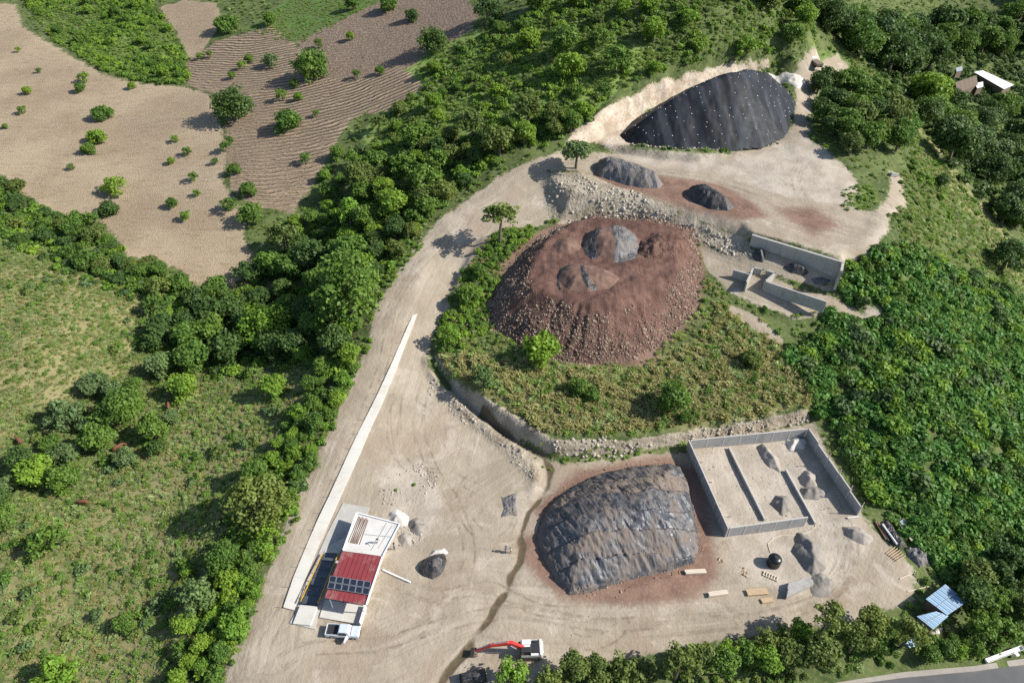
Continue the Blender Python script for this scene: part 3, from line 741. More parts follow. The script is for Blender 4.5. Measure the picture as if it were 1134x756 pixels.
def wood(poly, rr, shapes, leaves, label, group, seed, gap=.78, hk=(.75, 1.05), tries=2500, bare=.4, limit=400, cat='tree', name='tree', zs=1.0):
    wp = Gp(poly)[:, :2]; rg = random.Random(seed); lo, hi = wp.min(0), wp.max(0); n = 0
    q = np.array([[rg.uniform(lo[0], hi[0]), rg.uniform(lo[1], hi[1])] for _ in range(tries)])
    ok = (sd_poly(q[:, 0], q[:, 1], wp) > 0) & (sample_grid(_BARE, q[:, 0], q[:, 1]) < bare)
    for x, y in q[ok]:
        r = rr[0] + (rr[1] - rr[0]) * rg.random() ** 1.3
        if any((x - a) ** 2 + (y - b) ** 2 < (gap * (r + c)) ** 2 for a, b, c in PLACED): continue
        PLACED.append((x, y, r)); n += 1
        lf = rg.choice(leaves); q = (r - rr[0]) / (rr[1] - rr[0])
        lb = ('small ' if q < .25 else 'large ' if q > .6 else 'middling ') + {'dark': 'dark green ', 'mid': 'mid green ', 'bright': 'yellow green ', 'olive': 'olive ', 'grey': 'grey green '}[lf] + label
        low_ = r < 2.7
        if low_: lb = lb.replace('tree', 'bush')
        tree(x, y, r, rg.choice(shapes), lf, lb, group.replace('trees', 'bushes') if low_ else group, hk=rg.uniform(*hk) * (.8 if low_ else 1), cat='bush' if low_ else cat, name='bush' if low_ else name, zs=zs)
        if n >= limit: break
    return n
# ------------------------------------------------------------------ trees one can point at
T = tree_px
T(258,119,27,'big','dark','large dark round tree standing alone between stubble field and furrows', hk=.5)
T(318,135,16,'round','mid','medium round tree at the top of the furrowed slope', hk=.5)
T(345,74,23,'big2','mid','broad tree with pale trunk above the curved furrows', hk=.5)
T(300,68,11,'loose','grey','slim grey green tree between the upper furrow patches', hk=.5)
T(298,22,10,'round','mid','small tree by the strip of green crop', hk=.5)
T(250,28,13,'round2','mid','tree on the bushy boundary of the upper field', hk=.5)
T(480,47,19,'big2','dark','dark tree on ploughed grey field edge', hk=.5)
T(455,18,10,'round','dark','small round tree in grey ploughed field, further left', hk=.5)
T(430,6,11,'round2','mid','small tree at top of ploughed field by the crop strip', hk=.5)
T(541,14,20,'big','dark','large dark tree at top right of the ploughed field', hk=.5)
T(113,126,12,'round2','mid','bushy field tree, uppermost of the three in the stubble', hk=.5)
T(107,152,11,'round2','bright','low bright bush just below the uppermost stubble field tree', cat='bush', name='bush', hk=.5)
T(97,166,9,'round','mid','small bush trailing below the bright one in stubble', cat='bush', name='bush', hk=.5)
T(127,208,15,'loose','bright','light green tree with open crown near lower stubble edge', hk=.5)
T(120,232,12,'round','dark','compact dark green bush under the open crowned stubble tree', cat='bush', name='bush', hk=.5)
for i,(a,b,r_) in enumerate([(30,100,6),(24,122,6),(92,86,7),(88,97,7),(193,154,5),(207,168,6),(189,178,5),(214,196,7),(218,214,5),(191,225,7),(205,239,7),(78,185,5),(146,95,5),(43,78,4),(45,14,5),(5,140,4),(20,55,4)]):
    tree_px(a,b,r_,'loose2' if i%3 else 'round','mid' if i%2 else 'bright','small green shrub dotted in the tan stubble field',hk=.75,group='stray shrubs in the stubble field',cat='shrub',name='shrub')
for i,(a,b,r_) in enumerate([(249,162,8),(259,188,8),(254,226,10),(274,211,10),(279,237,15),(255,155,5),(238,178,5)]):
    tree_px(a,b,r_,'round' if i%2 else 'loose','mid','green bush on the border between stubble and furrows',hk=.8,group='bushes between stubble and furrows',cat='bush',name='bush')
for i,(a,b,r_) in enumerate([(312,105,8),(325,93,6),(350,125,5),(388,40,6),(395,82,6),(420,78,6),(268,72,6),(257,83,5),(338,175,8),(330,107,6),(232,60,5),(275,65,6),(222,62,5),(390,3,9),(352,48,6)]):
    tree_px(a,b,r_,'round' if i%2 else 'loose2','bright' if i%3==0 else 'mid','low green bush scattered among ploughed furrows',hk=.8,group='bushes among the furrows',cat='bush',name='bush')
T(553,239,23,'loose','olive','lone flat crowned tree leaning over the bend of the dirt road', hk=1.5, zs=.72)
T(639,168,17,'round2','grey','lone grey green tree at the head of the road by upper terrace', hk=1.15, zs=.8)
T(600,387,22,'tall','bright','bright green upright tree at foot of the red rubble mound', hk=0.76)
T(746,440,22,'round','mid','round green tree on dry grass bank above block wall corner', hk=0.74)
T(535,418,14,'loose2','grey','grey green bush on the bank near the road corner', cat='bush', name='bush', hk=.8)
T(385,318,43,'big','mid','huge round crowned tree left of the road below the bend', hk=0.73)
T(292,362,30,'big2','bright','bright green broad tree standing in the dark ravine', hk=0.77)
T(345,282,20,'round2','dark','dark tree below the furrows beside the grassy clearing')
T(312,262,20,'loose','olive','olive tree with bare white trunk beside the ravine')
T(285,556,38,'big','olive','very broad olive green tree at road edge casting a long shadow', hk=0.76)
T(246,618,20,'big2','mid','medium tree just below the very broad olive roadside tree', hk=0.77)
T(222,660,23,'loose','grey','grey green open crowned tree left of the road', hk=0.77)
T(207,631,9,'round','bright','small yellow green bush beside the grey green tree', cat='bush', name='bush', hk=.8)
T(53,600,23,'loose','mid','wide feathery tree alone in lower left meadow', hk=.75)
T(38,522,20,'round2','bright','bright round tree near the left edge of the meadow', hk=0.72)
T(302,427,17,'round2','bright','yellow green round tree in the grassy hollow beside road', hk=0.72)
T(336,392,13,'round','bright','yellow green small tree at hollow by roadside gully', hk=0.72)
T(207,372,20,'round2','mid','full mid green tree on ravine rim left of the bright tree')
T(133,452,27,'big2','mid','big spreading tree among the shade at left centre', hk=0.74)
T(200,428,18,'round','bright','lit green tree right of the big spreading tree', hk=0.74)
T(68,460,24,'loose','grey','loose grey green tree at the left above the bright round tree', hk=0.72)
T(108,680,9,'loose2','grey','small grey bush low in the left meadow', cat='bush', name='bush', hk=.7)
T(136,690,13,'round','mid','rounded green bush low in the left meadow', cat='bush', name='bush', hk=.7)
T(60,745,26,'loose','bright','wide feathery tree cut by the bottom edge at left', hk=.8)
T(568,753,24,'loose2','bright','bright leafy tree at the bottom edge in front of the excavator', hk=0.80)
T(690,748,26,'loose','olive','airy tree at the bottom edge below the tarped heap', hk=0.77)
T(1031,99,21,'round2','bright','bright yellow green tree standing out in the dark valley', hk=0.80)
T(1118,283,24,'big','dark','big dark tree at right edge beyond the sunny slope', hk=0.80)
T(530,300,10,'round','mid','dark green shrub on the road side of the mound', cat='shrub', name='shrub', hk=.7)
T(519,327,13,'round2','mid','rounded shrub at the left foot of the rubble mound', cat='shrub', name='shrub', hk=.7)
T(497,372,15,'loose2','bright','bright leafy shrub on the bank beside the road wall', cat='shrub', name='shrub', hk=.7)
T(640,428,13,'round','mid','low green shrub below the upright tree on the bank', cat='shrub', name='shrub', hk=.6)
T(656,436,11,'round2','mid','leafy shrub right of the low one on the bank', cat='shrub', name='shrub', hk=.6)
T(760,462,10,'loose2','mid','small shrub under the round bank tree', cat='shrub', name='shrub', hk=.6)
T(832,398,13,'round','olive','olive rounded shrub on the dry grass slope', cat='shrub', name='shrub', hk=.7)
T(1043,200,9,'round','dark','dark bush alone on the sunny ridge slope', cat='bush', name='bush', hk=.7)
# ------------------------------------------------------------------ woods
wood([(372,400),(405,332),(445,277),(500,217),(560,174),(610,162),(660,132),(600,127),(540,150),(480,155),(420,185),(385,230),(360,300),(350,350)], (2.4,5.0), DENSE, ['mid','mid','bright','dark','olive'],
     'tree in the thick belt left of the rising dirt road', 'trees in the belt left of the rising road', 11, .62, limit=62)
wood([(185,790),(243,775),(269,708),(297,632),(325,564),(356,490),(386,428),(402,397),(372,385),(350,420),(322,480),(290,520),(262,590),(232,650),(205,700)], (1.3,2.8), DENSE, ['bright','mid','mid','bright'],
     'tree of the narrow row lining the lower dirt road', 'trees lining the lower road', 12, .62, hk=(.75,1.1), limit=58, bare=.8, tries=4000)
wood([(165,345),(230,332),(290,290),(330,262),(370,330),(385,395),(330,402),(270,402),(230,422),(165,395)], (3.0,5.2), DENSE, ['dark','dark','mid'],
     'tree crowding the shaded ravine', 'trees in the shaded ravine', 13, .60, limit=24)
wood([(0,530),(30,500),(110,430),(180,405),(215,445),(175,505),(120,525),(60,560),(0,590)], (2.0,3.8), DENSE, ['mid','dark','grey','mid'],
     'tree of the leafy clump at middle left meadow', 'trees of the middle left clump', 14, .66, limit=18)
wood([(-10,195),(30,215),(60,240),(110,250),(140,288),(175,297),(215,332),(210,352),(150,325),(90,305),(40,275),(-10,262)], (1.8,3.6), DENSE, ['mid','dark','mid','olive'],
     'tree in the hedge line under the stubble field', 'trees under the stubble field', 15, .50, limit=46, hk=(.6,.9))
wood([(520,22),(600,5),(700,-5),(840,-5),(930,30),(885,50),(800,66),(720,86),(670,108),(620,118),(570,100),(530,60)], (2.4,5.0), DENSE, ['mid','bright','mid','olive','bright'],
     'tree on the green hillside above the cut bank', 'trees on the hillside above the cut bank', 16, 1.1, limit=28, hk=(.55,.85))
wood([(902,92),(940,88),(985,112),(1008,160),(1012,192),(965,188),(930,168),(908,140)], (2.8,4.8), ['round','loose','round2','round'], ['dark','olive','mid','mid'],
     'tree in the grove on the ridge right of the black heap', 'trees in the ridge grove', 17, .50, limit=34, hk=(.8,1.1))
wood([(850,-5),(1150,-5),(1150,50),(1050,62),(1000,92),(962,75),(930,45)], (5.0,8.0), ['big','big2','round','round2'], ['dark','dark','mid'],
     'tree in the far valley wood', 'trees of the far valley wood', 18, .58, limit=50)
wood([(990,100),(1035,118),(1060,115),(1145,115),(1145,280),(1095,235),(1045,185)], (4.4,7.0), ['big','big2','round','round2'], ['dark','dark','mid','grey'],
     'valley tree between the ridge slope and the far roof', 'trees below the far white roof', 19, .60, limit=26)
wood([(590,748),(640,738),(720,742),(790,728),(850,712),(900,700),(960,697),(1000,702),(1000,718),(940,735),(800,752),(700,768),(600,775)], (1.7,3.5), ['loose','loose2','tall'], ['olive','mid','olive','bright'],
     'tree in the row between the yard and the asphalt road', 'trees between yard and asphalt road', 20, .62, limit=34, hk=(1.4,2.0))
wood([(1062,655),(1090,630),(1140,600),(1150,700),(1090,712),(1070,690)], (1.7,3.2), ['loose','round','loose2'], ['mid','olive','dark'],
     'tree right of the blue roofed shack', 'trees beside the blue shack', 21, .6, limit=18, hk=(.8,1.1))
wood([(995,720),(1010,712),(1060,712),(1090,722),(1030,732)], (1.2,2.0), ['loose','round'], ['bright','mid'],
     'tree at the roadside below the blue shack', 'trees below the blue shack', 22, .6, limit=8, hk=(.8,1.1))
wood([(20,-5),(165,-5),(215,75),(208,95),(150,90),(110,78),(60,45)], (1.6,2.8), DENSE, ['mid','bright','mid'],
     'tree of the thicket wedged between the stubble fields', 'trees of the thicket between the fields', 23, .9, limit=22, hk=(.6,.9))
wood([(300,245),(345,225),(372,175),(405,165),(420,190),(385,225),(350,300),(310,300)], (1.6,3.0), DENSE, ['mid','bright','mid','grey'],
     'tree around the grassy clearing below the furrows', 'trees around the grassy clearing', 24, .8, limit=16, hk=(.8,1.2))
wood([(380,130),(440,95),(500,65),(530,80),(560,110),(540,145),(470,150),(410,175)], (1.4,3.0), DENSE, ['mid','bright','olive'],
     'tree dotted over the bright grassy hillside', 'trees dotted over the grassy hillside', 25, 1.1, limit=16, hk=(.8,1.2))
# ------------------------------------------------------------------ ground cover nobody could count
SHRUBS = {k: [proto(shrub_mesh(f'{k}_shrub_{i}', 50 + 7 * i + len(k), 210, .15, .8, LEAF[k])) for i in range(3)] for k in ('mid', 'bright', 'olive', 'grey', 'vine', 'dark')}
VINE2 = [proto(shrub_mesh(f'vine_mound_{i}', 90 + i, 150, .21, .62, LEAF['vine'], 8)) for i in range(4)]
TUFTS = {k: [proto(tuft_mesh(f'{k}_tuft_{i}', 20 + i + len(k), 46, 1.0, LEAF[k])) for i in range(3)] for k in ('grass', 'pale', 'straw')}
def cover(name, polys, dens, sr, protos, label, cat, seed, **kw):
    p = fill(polys, dens, seed, **kw); rg = np.random.default_rng(seed + 900)
    return scatter(name, p, sr[0] + (sr[1] - sr[0]) * rg.random(len(p)) ** 1.6, protos, label, cat, seed=seed)
A_SLOPE = [(925,305),(945,296),(990,268),(1040,290),(1140,335),(1150,650),(1075,650),(1040,640),(1008,592),(985,575),(962,545),(938,500),(908,462),(898,450),(885,420),(872,395),(920,352)]
A_RIDGE = [(945,62),(975,85),(1010,140),(1062,205),(1140,290),(1140,345),(1040,292),(1000,262),(1000,200),(1010,165),(975,105),(935,85)]
A_MID = [(482,392),(500,420),(540,440),(610,482),(760,476),(890,454),(905,440),(880,400),(862,384),(795,338),(775,385),(690,408),(640,408),(560,402),(500,388)]
A_HILL = [(400,200),(430,110),(470,75),(530,40),(600,5),(840,-10),(930,30),(885,52),(800,68),(720,88),(670,112),(640,138),(600,160),(520,200),(440,260),(420,290),(390,260)]
A_LEFT = [(-10,262),(40,275),(110,300),(200,350),(240,400),(330,405),(375,400),(345,470),(300,570),(262,660),(215,770),(-20,800)]
A_WEDGE = [(22,-5),(165,-5),(215,75),(208,95),(150,90),(110,78),(60,45)]
cover('vine_cover', [A_SLOPE], .75, (.6,2.5), VINE2 + SHRUBS['vine'] + SHRUBS['mid'] + SHRUBS['bright'][:1], 'dense leafy vines and scrub covering the right hand slope', 'undergrowth', 31)
cover('shrub_cover', [A_HILL], .24, (.7,2.1), SHRUBS['mid'] + SHRUBS['bright'] + SHRUBS['olive'][:1], 'low mixed scrub over the green hillside at the top', 'scrub', 32, clump=14, cl=(.3,.62))
cover('hillside_grass', [A_HILL], 1.1, (.6,1.2), TUFTS['grass'] + TUFTS['pale'][:1], 'bright tall grass between scrub on the upper hillside', 'grass', 33, clump=18, cl=(.25,.5))
cover('bank_grass', [A_MID], 2.0, (.5,1.5), TUFTS['straw'] + TUFTS['straw'] + TUFTS['pale'][:1] + TUFTS['grass'][:1], 'dry yellow green grass on the bank below the rubble mound', 'grass', 34)
cover('bank_scrub', [A_MID], .16, (.6,1.3), SHRUBS['olive'] + SHRUBS['mid'], 'small green scrub patches in the dry bank grass', 'scrub', 35, clump=10, cl=(.42,.6))
cover('roadside_scrub', [[(527,268),(560,252),(596,252),(575,272),(552,292),(545,330),(540,372),(520,392),(484,392),(489,350),(505,310)]], .9, (.6,1.3), SHRUBS['mid'] + SHRUBS['bright'], 'thick green scrub between the dirt road and rubble mound', 'scrub', 36, bare=.8)
cover('meadow_grass', [A_LEFT], 2.3, (.3,.75), TUFTS['pale'] + TUFTS['grass'][:2] + TUFTS['straw'], 'rough pale grass of the meadow left of the road', 'grass', 37)
cover('meadow_scrub', [A_LEFT], .16, (.5,1.9), SHRUBS['mid'] + SHRUBS['grey'] + SHRUBS['olive'], 'scattered low scrub in the left meadow', 'scrub', 38, clump=12, cl=(.5,.66))
cover('ridge_grass', [A_RIDGE], 1.0, (.5,1.0), TUFTS['grass'] + TUFTS['straw'][:1], 'sunlit grass on the steep ridge at right', 'grass', 39)
cover('ridge_scrub', [A_RIDGE], .16, (.6,1.7), SHRUBS['bright'] + SHRUBS['mid'], 'low green scrub on the sunlit ridge slope', 'scrub', 40, clump=12, cl=(.4,.62))
cover('thicket_scrub', [A_WEDGE], .42, (.8,2.0), SHRUBS['mid'] + SHRUBS['bright'], 'green scrub of the thicket wedged between stubble fields', 'scrub', 41, clump=22, cl=(.3,.55))
cover('thicket_grass', [A_WEDGE], .8, (.5,1.1), TUFTS['grass'], 'grass inside the thicket between the stubble fields', 'grass', 42)
cover('trackside_scrub', [[(772,268),(786,300),(806,325),(835,342),(862,372),(845,372),(800,335),(780,318)], [(840,330),(880,352),(925,350),(905,335),(870,322)], [(985,190),(1012,190),(1045,250),(1010,268),(985,245),(1003,225)], [(880,320),(920,330),(935,318),(900,308)]], .7, (.4,.95), SHRUBS['mid'] + TUFTS['straw'] + TUFTS['grass'], 'tufts and scrub beside the small dirt track', 'scrub', 43, bare=.85)
cover('yard_edge_scrub', [[(240,775),(262,722),(287,668),(312,603),(342,533),(370,472),(396,415),(412,383),(418,343),(447,296),(487,246),(484,240),(440,288),(410,338),(400,380),(366,468),(334,530),(304,600),(279,664),(255,716),(232,772)]], .9, (.3,1.0), SHRUBS['mid'] + SHRUBS['bright'] + TUFTS['grass'], 'weeds along the left edge of the dirt road', 'weeds', 44, bare=2)
cover('road_bank_scrub', [[(560,775),(600,745),(720,738),(800,722),(900,695),(1000,690),(1080,705),(1140,700),(1140,722),(1000,735),(880,752),(700,790)]], .5, (.5,1.2), SHRUBS['olive'] + SHRUBS['mid'], 'scrub under the trees beside the asphalt road', 'scrub', 45, bare=.7)
cover('rough_grass', [[(-40,-20),(1180,-20),(1180,790),(-40,790)]], .30, (.5,1.1), TUFTS['grass'] + TUFTS['pale'][:2] + SHRUBS['mid'][:1], 'rough grass and weeds over the unploughed ground everywhere', 'grass', 48)
cover('mound_edge_grass', [[(484,392),(530,262),(600,250),(545,330),(550,370),(620,402),(700,402),(770,350),(780,300),(800,335),(790,380),(700,420),(560,405)]], 1.3, (.4,.9), TUFTS['grass'][:2] + TUFTS['straw'] + TUFTS['pale'][:1], 'grass and weeds around the foot of the rubble mound', 'grass', 49, bare=.8)
cover('crop_rows', [[(275,33),(332,-8),(424,-18),(418,0),(337,47),(302,46)]], .8, (.35,.7), TUFTS['grass'], 'low green crop in the strip at the top', 'crop', 50, bare=9)
cover('belt_scrub', [[(372,400),(405,332),(445,277),(500,217),(560,174),(610,162),(660,132),(600,127),(540,150),(480,155),(420,185),(385,230),(340,250),(300,290),(230,332),(165,345),(165,395),(230,422),(330,402)], [(185,790),(243,775),(269,708),(297,632),(325,564),(356,490),(386,428),(402,397),(372,385),(340,440),(300,520),(262,590),(205,700)], [(-10,195),(30,215),(60,240),(110,250),(140,288),(175,297),(215,332),(210,360),(120,330),(40,285),(-10,270)]], .30, (.9,2.4), SHRUBS['mid'] + SHRUBS['dark'] + SHRUBS['bright'], 'undergrowth filling the gaps between trees left of the road', 'undergrowth', 51)
cover('slope_scrub', [A_SLOPE], .13, (1.4,3.2), SHRUBS['bright'] + SHRUBS['dark'] + SHRUBS['grey'][:1], 'taller shrubs standing out of the vines on the right slope', 'scrub', 52, clump=12, cl=(.4,.6))
cover('valley_scrub', [[(850,-5),(1150,-5),(1150,270),(1095,235),(1045,185),(1000,110),(962,78),(930,45)]], .12, (1.2,2.6), SHRUBS['dark'], 'dark undergrowth below the valley trees', 'undergrowth', 46)
cover('wall_foot_weeds', [[(615,512),(640,512),(700,506),(760,498),(760,492),(700,499),(640,504),(615,505)], [(590,505),(612,512),(618,525),(600,520)], [(935,212),(968,205),(974,216),(952,233),(935,231)], [(893,130),(905,128),(912,150),(930,165),(915,168),(898,155)], [(428,538),(436,534),(440,541),(432,545)], [(452,534),(460,530),(462,539),(455,541)]], .9, (.35,.8), SHRUBS['bright'] + TUFTS['grass'], 'green weeds in small patches on bare ground', 'weeds', 47, bare=2)
# ------------------------------------------------------------------ materials of made things
M = {}
def tarp_mat(name, base, dust, amount, sheen=.32, wr=1.6, band=None, sc=1.0, bmp=.22):
    t = NT(name); p = t.obj()
    n1 = t.noise(p, .35 * sc, 4, .6, .4); n2 = t.noise(p, wr * sc, 4, .65, 1.2); n3 = t.noise(t.scale(p, (2.0, .45, .6)), 1.0 * sc, 3, .55, 1.1)
    c = t.mix(t.step(n2, .35, .7), tuple(v * .7 for v in base), tuple(v * 1.7 for v in base))
    dk = t.math('MULTIPLY', t.step(t.math('ADD', n1, t.math('MULTIPLY', n2, .3)), .56, .76), amount)
    if band:
        c = t.mix(t.attr('sheet').outputs['Fac'], tuple(v * .45 for v in base), c)
        a = t.attr(band).outputs['Fac']
        dk = t.math('ADD', dk, t.math('MULTIPLY', a, t.step(n2, .3, .6)), clamp=True)
    c = t.mix(dk, c, dust)
    r = t.math('ADD', t.math('MULTIPLY', dk, .45), t.math('MULTIPLY_ADD', n2, .35, sheen - .12), clamp=True)
    h = t.math('ADD', t.math('MULTIPLY', n3, 1.0), t.math('MULTIPLY', n2, .35))
    return t.bsdf(c, r, t.bump(h, .9, bmp), 0, .5)
M['tarp'] = tarp_mat('black_plastic_sheet', (.062, .067, .077), (.175, .137, .108), .6, .40, wr=.7, band='dust', bmp=.13)
M['tarp_grey'] = tarp_mat('grey_worn_plastic', (.085, .085, .09), (.20, .17, .14), .7, .42)
M['tarp_black'] = tarp_mat('black_sheeting', (.018, .019, .022), (.10, .085, .075), .5, .34)
def liner():
    t = NT('black_liner'); p = t.obj()
    a = t.attr('streak').outputs['Fac']
    n2 = t.noise(p, .9, 5, .6)
    n = t.noise(t.scale(p, (1, .25, .25)), .5, 4, .6)
    c = t.mix(t.step(n, .42, .72), (.008, .010, .014), (.027, .031, .040))
    c = t.mix(t.math('MULTIPLY', t.step(a, .45, .75), .45), c, (.078, .088, .103))
    c = t.mix(t.math('MULTIPLY', t.step(n2, .55, .75), .10), c, (.10, .10, .10))
    return t.bsdf(c, t.math('MULTIPLY_ADD', n2, .3, .45), t.bump(t.math('ADD', n, t.math('MULTIPLY', n2, .4)), .3, .12), 0, .2)
M['liner'] = liner()
def rubble_mat():
    t = NT('red_brown_rubble'); p = t.pos()
    n = t.noise(p, .25, 5, .65); n2 = t.noise(p, 2.4, 4, .7)
    v = t.vor(p, 2.1); vc = t.vor(p, 2.1, 'F1', 1)
    st = t.attr('stony').outputs['Fac']
    run = t.noise(t.scale(p, (1.6, .12, .12)), .8, 4, .6)
    c = t.mix(t.step(n, .35, .65), (.090, .049, .038), (.172, .098, .074))
    c = t.mix(t.math('MULTIPLY', t.step(run, .48, .62), .4), c, (.085, .046, .038))
    c = t.mix(t.math('MULTIPLY', t.step(n2, .5, .7), .4), c, (.215, .135, .105))
    k = t.math('MULTIPLY', t.math('MULTIPLY', t.step(v, .33, .16), t.step(st, .2, .9)), .8)
    sv = t.n('ShaderNodeSeparateColor'); t.l(vc, sv.inputs[0])
    c = t.mix(t.math('MULTIPLY', k, t.step(sv.outputs[0], .3, .5)), c, t.mix(sv.outputs[1], (.20, .15, .12), (.42, .33, .25)))
    h = t.math('ADD', t.math('MULTIPLY', n2, .5), t.math('MULTIPLY', t.step(v, .4, .1), t.math('MULTIPLY', st, .9)))
    return t.bsdf(c, .95, t.bump(t.math('ADD', h, t.math('MULTIPLY', run, .5)), .9, .3), 0, .2)
M['rubble'] = rubble_mat()
M['heap_red'] = plain('red_brown_fines', (.165, .104, .081), .95, spec=.15, var=.25, sc=.8, dirt=(.25, .165, .125), dirt_amt=.6, bump=.12)
M['sand'] = plain('grey_sand', (.34, .305, .265), .95, spec=.15, var=.16, sc=.9, dirt=(.26, .23, .20), dirt_amt=.5, bump=.06)
M['gravel'] = plain('dark_gravel', (.235, .215, .19), .95, spec=.15, var=.22, sc=1.2, dirt=(.33, .29, .25), dirt_amt=.5, bump=.1)
M['lime'] = plain('white_sand', (.60, .56, .50), .95, spec=.15, var=.1, sc=.8, dirt=(.42, .36, .29), dirt_amt=.5, bump=.06)
M['stone'] = plain('loose_stone', (.36, .29, .22), .9, spec=.2, var=.35, sc=1.3)
def stone_var(name, a, b):
    t = NT(name); c = t.mix(t.rnd(), a, b); c = t.mix(t.math('MULTIPLY', t.noise(t.obj(), 2.0, 3), .5), c, tuple(v * .55 for v in a))
    return t.bsdf(c, .9, None, 0, .2)
M['st_tan'] = stone_var('stone_tan', (.17, .115, .09), (.46, .36, .27))
M['st_pale'] = stone_var('stone_pale', (.33, .29, .23), (.58, .53, .45))
M['st_brick'] = stone_var('brick_rubble', (.42, .27, .16), (.52, .40, .28))
M['concrete'] = plain('concrete', (.40, .385, .355), .85, var=.16, sc=.7, dirt=(.24, .22, .19), dirt_amt=.55, bump=.02)
M['concrete_pale'] = plain('pale_concrete', (.54, .52, .47), .85, var=.12, sc=.4, dirt=(.44, .39, .32), dirt_amt=.6, bump=.01)
M['block'] = plain('grey_block', (.34, .335, .325), .9, var=.14, sc=1.1, dirt=(.22, .21, .19), dirt_amt=.6, bump=.03)
M['mortar'] = plain('mortar_cap', (.46, .44, .41), .9, var=.1, sc=1.5)
M['white'] = plain('white_paint', (.78, .77, .74), .55, var=.05, sc=1.0, dirt=(.50, .46, .40), dirt_amt=.35)
M['white_roof'] = plain('white_flat_roof', (.60, .58, .54), .85, var=.16, sc=.5, dirt=(.42, .36, .29), dirt_amt=.75)
M['red_roof'] = plain('red_sheet_roof', (.23, .040, .045), .6, var=.22, sc=.7, dirt=(.34, .17, .15), dirt_amt=.7)
M['steel_blue'] = plain('blue_grey_deck', (.085, .105, .125), .5, metal=.3, var=.2, sc=.8, dirt=(.20, .18, .15), dirt_amt=.6)
M['yellow'] = plain('yellow_rail', (.55, .33, .03), .55, var=.15)
M['dark'] = plain('dark_rubber', (.025, .025, .027), .75, var=.2)
M['glass'] = plain('dark_glass', (.018, .022, .028), .08, spec=.6, var=.05)
M['rust'] = plain('rusty_steel', (.24, .125, .075), .8, var=.3, sc=3, metal=.2)
M['silver'] = plain('silver_car_paint', (.60, .65, .70), .32, metal=.15, spec=.5, var=.04, dirt=(.42, .38, .32), dirt_amt=.25)
M['red_paint'] = plain('red_machine_paint', (.56, .025, .02), .4, spec=.5, var=.12, dirt=(.30, .13, .09), dirt_amt=.35)
M['white_paint'] = plain('white_machine_paint', (.74, .73, .70), .4, spec=.5, var=.05, dirt=(.45, .40, .33), dirt_amt=.4)
M['track'] = plain('muddy_track', (.13, .095, .07), .9, var=.35, sc=4)
M['wood'] = plain('sawn_wood', (.50, .36, .22), .85, var=.2, sc=2)
M['wood_pale'] = plain('bleached_wood', (.62, .53, .42), .85, var=.12, sc=2)
M['wood_old'] = plain('weathered_wood', (.20, .15, .11), .9, var=.3, sc=2.5)
M['tank'] = plain('black_polyethylene', (.012, .013, .014), .3, spec=.5, var=.1)
M['galv'] = plain('galvanised_sheet', (.42, .45, .47), .4, metal=.5, var=.12, sc=1.2)
M['blue_roof'] = plain('blue_grey_sheet_roof', (.17, .28, .40), .5, metal=.15, var=.12, sc=.7, dirt=(.30, .30, .28), dirt_amt=.4)
M['asphalt'] = plain('asphalt', (.105, .105, .105), .92, var=.15, sc=.5, dirt=(.18, .165, .14), dirt_amt=.5)
M['pvc'] = plain('pale_hose', (.62, .56, .42), .6, var=.05)
def solar():
    t = NT('solar_cells'); p = t.obj()
    b = t.n('ShaderNodeTexBrick'); t.l(p, b.inputs['Vector']); b.offset = 0.0
    b.inputs['Scale'].default_value = 1.0; b.inputs['Brick Width'].default_value = .17; b.inputs['Row Height'].default_value = .17; b.inputs['Mortar Size'].default_value = .006
    b.inputs['Color1'].default_value = (.012, .016, .030, 1); b.inputs['Color2'].default_value = (.014, .019, .036, 1); b.inputs['Mortar'].default_value = (.06, .07, .09, 1)
    return t.bsdf(b.outputs[0], .12, None, 0, .6)
M['solar'] = solar()

# ------------------------------------------------------------------ stones to scatter
def rock_mesh(name, seed, mat):
    rg = np.random.default_rng(seed); bm = bmesh.new(); bmesh.ops.create_icosphere(bm, subdivisions=1, radius=1)
    k = rg.uniform(.65, 1.2, 3)
    for v in bm.verts: v.co = Vector(np.array(v.co) * k * rg.uniform(.72, 1.15))
    me = bpy.data.meshes.new(name); bm.to_mesh(me); bm.free(); me.materials.append(mat); return me
ROCKS = {k: [proto(rock_mesh(f'{k}_rock_{i}', 5 + i, M[k])) for i in range(3)] for k in ('st_tan', 'st_pale', 'st_brick')}
